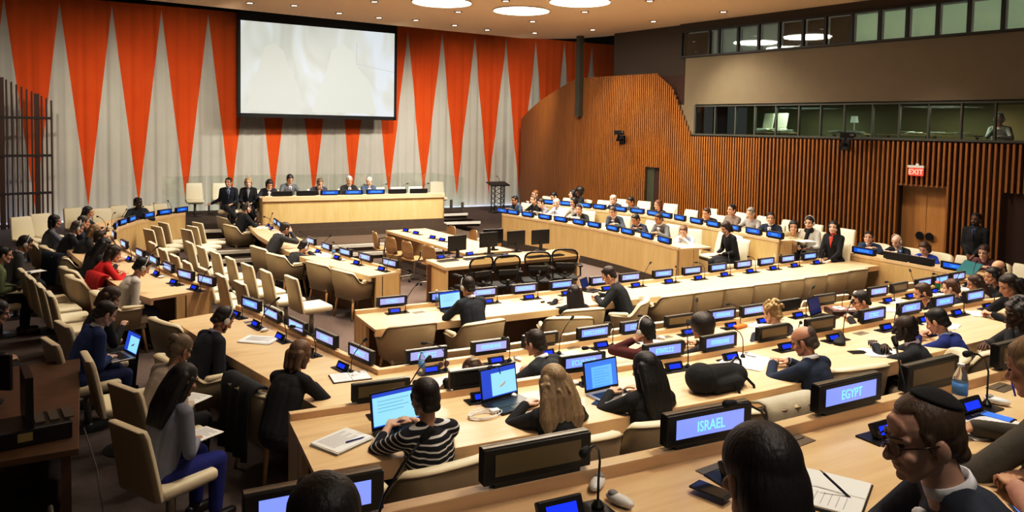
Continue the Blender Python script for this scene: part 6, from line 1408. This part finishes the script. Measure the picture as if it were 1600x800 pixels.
for i, (px, py) in enumerate(((848, 473), (858, 474))):
    t = thing('key_fob', 'tiny black %s on the front row desk beside the long-haired woman' % ('clicker' if i == 0 else 'cap'), 'fob', on(px, py, .75), .4); q = MB(); q.box((0, 0, .012), (.07, .035, .024)); q.build('case', BLACK, t, bevel=.008); q = MB(); q.box((.01, 0, .025), (.02, .015, .003)); q.build('button', GREYM, t)
t = thing('sunglasses', 'round-lensed sunglasses on the second row desk by the bottle', 'sunglasses', on(690, 573, .9), .2); q = MB()
for s in (-1, 1): q.tube([(s * .035 + .028 * math.cos(k * .524), -.03, .03 + .026 * math.sin(k * .524)) for k in range(13)], .004, 6)
q.tube([(-.06, -.03, .04), (-.065, .09, .02)], .003, 5); q.tube([(.06, -.03, .04), (.065, .09, .02)], .003, 5); q.build('frame', BLACK, t); q = MB()
for s in (-1, 1): q.lathe([(.026, -.001), (.026, .001)], (s * .035, -.03, .03), 14, Matrix.Rotation(R(90), 3, 'X'))
q.build('lens', mat('lens_purple', (.10, .05, .07), .1), t)
# dark corner desk with monitor ---------------------------------------------------
t = thing('side_table', 'dark wooden work table in the unlit corner with tangled equipment', 'table', (-.55, 6.6, .15), R(0)); DKW = woodmat('dark_table', (.10, .045, .018), (.15, .07, .03), .5)
q = MB(); q.b2((-1.4, -.6, .70), (.50, 1.7, .75)); q.build('tabletop', DKW, t, bevel=.006)
for x, y in ((-1.3, -.5), (.42, -.5), (.42, 1.6), (-1.3, 1.6)): q = MB(); q.box((x, y, .35), (.06, .06, .70)); q.build('leg', DKW, t)
q = MB(); q.b2((.40, -.5, .1), (.43, 1.6, .7)); q.build('side_panel', DKW, t)
m_ = monitor('dark monitor with a dim blue screen at the photo edge', V((-.70, 7.25, .90)), R(150)); m_['group'] = 'monitors in the dark corner'
m2_ = thing('monitor', 'large flat monitor glowing dim blue above the dark corner table', 'monitor', V((-.85, 7.9, .90)), R(105))
q = MB(); q.box((0, 0, .33), (.56, .04, .38)); q.build('case', BLACK, m2_, bevel=.006); q = MB(); q.box((0, -.021, .335), (.50, .003, .32)); q.build('display', mat('dim_blue_screen', (.01, .02, .05), .3, emit=(.04, .11, .28), es=.8), m2_); q = MB(); q.box((0, .03, .09), (.08, .04, .18)); q.lathe([(.13, 0), (.13, .015), (.03, .02)], (0, .03, 0), 20); q.build('stand', BLACK, m2_)
t = thing('control_unit', 'black boxy equipment with a yellow note at the dark table corner', 'equipment', V((-.42, 6.35, .90)), R(8)); q = MB(); q.box((0, 0, .06), (.62, .34, .12)); q.build('case', BLACK, t, bevel=.01); q = MB(); q.box((.02, -.171, .07), (.09, .002, .06)); q.build('sticker', mat('yellow_note', (.45, .36, .12), .7), t)
q = MB(); q.box((.05, .05, .30), (.05, .40, .36)); q.build('upright_panel', BLACK, t)
for k in range(3): q = MB(); q.box((.12 + k * .09, .02, .128), (.06, .22, .012)); q.build('key_row', mat('key_dim', (.10, .08, .06), .5), t)
q = MB(); paper('stack of pale sheets on the dark corner table', V((-.92, 6.6, .90)), .3, .3, .25, n=8)
t = thing('power_cable', 'pale cable trailing from the dark table over the carpet', 'cable', (0, 0, 0)); q = MB(); q.tube([(-.02, 6.5, .86), (.06, 6.35, .6), (.10, 6.2, .3), (.14, 5.9, .17), (.35, 5.6, .16), (.25, 5.2, .16), (.5, 5.0, .16)], .006, 6); q.build('cord', mat('cable_grey', (.2, .17, .14), .6), t)
t = thing('desk_chair', 'dark wooden chair with curved metal arms drawn up to the corner table', 'chair', (-.45, 5.2, .15), R(5)); q = MB(); q.box((0, -.22, .62), (.42, .04, .34)); q.build('backrest', BLACKM, t, bevel=.02); q = MB(); q.box((0, 0, .44), (.44, .42, .05)); q.build('seat', DKW, t, bevel=.015)
for s in (-1, 1): q = MB(); q.tube([(s * .24, -.22, .44), (s * .26, -.20, .66), (s * .26, .1, .67), (s * .25, .2, .55), (s * .24, .18, 0)], .014, 8); q.build('arm_frame', GREYM, t, smooth=True); q = MB(); q.tube([(s * .22, -.2, .45), (s * .24, -.28, 0)], .014, 8); q.build('leg', GREYM, t)
t = thing('tote_bag', 'black bag standing on the carpet beside the aisle chairs', 'bag', V((.15, 9.3, .15)), .4); q = MB(); q.cap((-.10, 0, .16), (.10, 0, .16), .15); q.cap((-.12, 0, .3), (.12, 0, .34), .10); me = remesh(q, .015, 3); me.materials.append(clothmat((.006, .006, .007))); o = bpy.data.objects.new('bag_body', me); COL.objects.link(o); o.parent = t; q = MB(); q.tube([(-.1, 0, .4), (-.05, .0, .58), (.05, 0, .58), (.1, 0, .4)], .01, 6); q.build('handle', BLACK, t)

# ------------------------------------------------------------------ light
def area(loc, size, e, col=(1, .86, .68), rot=(0, 0, 0), shape='DISK'):
    l = bpy.data.lights.new('ceiling_or_fill_lamp', 'AREA'); l.shape = shape; l.size = size; l.energy = e; l.color = col
    o = bpy.data.objects.new('ceiling_or_fill_lamp', l); COL.objects.link(o); o.location = loc; o.rotation_euler = rot; return o
def spot(loc, tgt, e, size, col=(1, .92, .80), blend=.6, r_=.15):
    l = bpy.data.lights.new('ceiling_or_fill_spot', 'SPOT'); l.energy = e; l.spot_size = R(size); l.spot_blend = blend; l.color = col; l.shadow_soft_size = r_
    o = bpy.data.objects.new('ceiling_or_fill_spot', l); COL.objects.link(o); o.location = loc; o.rotation_euler = (V(tgt) - V(loc)).to_track_quat('-Z', 'Y').to_euler(); return o
for x, y in ((7.45, 16.7), (9.62, 16.68), (10.05, 14.72)): area((x, y, 6.10), 1.35, 300, (1, .92, .80))
WH = (1, .90, .76)
for x, y, e, sz in ((7.2, 12.6, 1200, 110), (10.8, 11.4, 1400, 110), (3.6, 14.4, 1300, 110), (3.6, 10.6, 1200, 105), (8.2, 8.6, 1700, 110), (5.2, 8.0, 1250, 105), (10.9, 7.4, 1250, 110), (1.3, 17.6, 1100, 105), (6.4, 5.2, 1150, 105), (3.2, 5.2, 950, 90), (9.4, 4.6, 700, 100), (11.6, 16.0, 900, 105), (3.9, 2.6, 620, 110), (2.0, .0, 380, 110), (1.2, 12.0, 650, 95), (.6, 8.4, 170, 80)):
    spot((x, y, 6.08), (x, y, 0), e, sz, WH, .9, .45)
spot((6.0, 17.2, 6.0), (6.2, 20.6, .9), 1500, 62)
spot((3.4, 19.4, 5.95), (2.8, 27.4, 1.9), 1150, 78, blend=.9); spot((8.1, 19.9, 5.95), (8.0, 27.4, 2.0), 1250, 78, blend=.9); spot((12.2, 20.2, 5.95), (13.2, 27.4, 2.0), 1150, 78, blend=.9); spot((-1.5, 20.0, 5.95), (-1.2, 27.4, 1.9), 620, 78, blend=.9); spot((16.2, 23.5, 6.3), (17.0, 27.4, 4.6), 150, 100, blend=.9)
spot((12.4, 18.6, 6.0), (14.3, 17.6, 1.8), 330, 80, blend=.9); spot((12.8, 14.6, 6.0), (14.8, 13.6, 2.2), 480, 85, blend=.9); spot((13.0, 9.4, 6.0), (15.0, 9.0, 1.3), 420, 60, blend=.9)  # added fill spots that brighten the slat wall and the door
bl = area((14.9 + .9, 13.0, 3.82), 1.2, 75, (.9, 1, .8), (0, 0, 0), 'SQUARE'); area((15.3 + .9, 9.8, 3.82), 1.2, 75, (1, .95, .7), (0, 0, 0), 'SQUARE')  # added unseen lamps brightening the booth interior
area((-2.0, 27.2, 1.2), 2.0, 60, (.55, .72, 1.0), (R(-90), 0, 0), 'SQUARE')  # added cool lamp standing in for window light behind the lattice screen
w = bpy.data.worlds.new('World'); bpy.context.scene.world = w; w.use_nodes = True; w.node_tree.nodes['Background'].inputs[0].default_value = (.5, .45, .4, 1); w.node_tree.nodes['Background'].inputs[1].default_value = .22  # ambient fill added for the foreground, entering through the open rear
# ------------------------------------------------------------------ camera
cd = bpy.data.cameras.new('camera'); cam = bpy.data.objects.new('camera', cd); COL.objects.link(cam)
Mc = Matrix(((CR[0][0], -CR[0][1], -CR[0][2]), (CR[1][0], -CR[1][1], -CR[1][2]), (CR[2][0], -CR[2][1], -CR[2][2])))
cam.matrix_world = Matrix.Translation((0, 0, CAMZ)) @ Mc.to_4x4()
cd.sensor_width = 36; cd.lens = F_ / 1600 * 36; cd.shift_y = -(400 - CY_) / 1600; cd.clip_start = .05; cd.clip_end = 100
bpy.context.scene.camera = cam
sc = bpy.context.scene
sc.view_settings.view_transform = 'Standard'; sc.view_settings.look = 'None'; sc.view_settings.exposure = 0
vs_ = sc.view_settings; vs_.use_curve_mapping = True; cm_ = vs_.curve_mapping.curves[3]
for x_, y_ in ((.12, .085), (.5, .53), (.8, .86)): cm_.points.new(x_, y_)
vs_.curve_mapping.update()
sc.cycles.use_denoising = True
sc.cycles.max_bounces = 6; sc.cycles.diffuse_bounces = 3; sc.cycles.transparent_max_bounces = 12; sc.cycles.sample_clamp_indirect = 4
try: bpy.data.scenes.remove(TMPS)
except Exception: pass
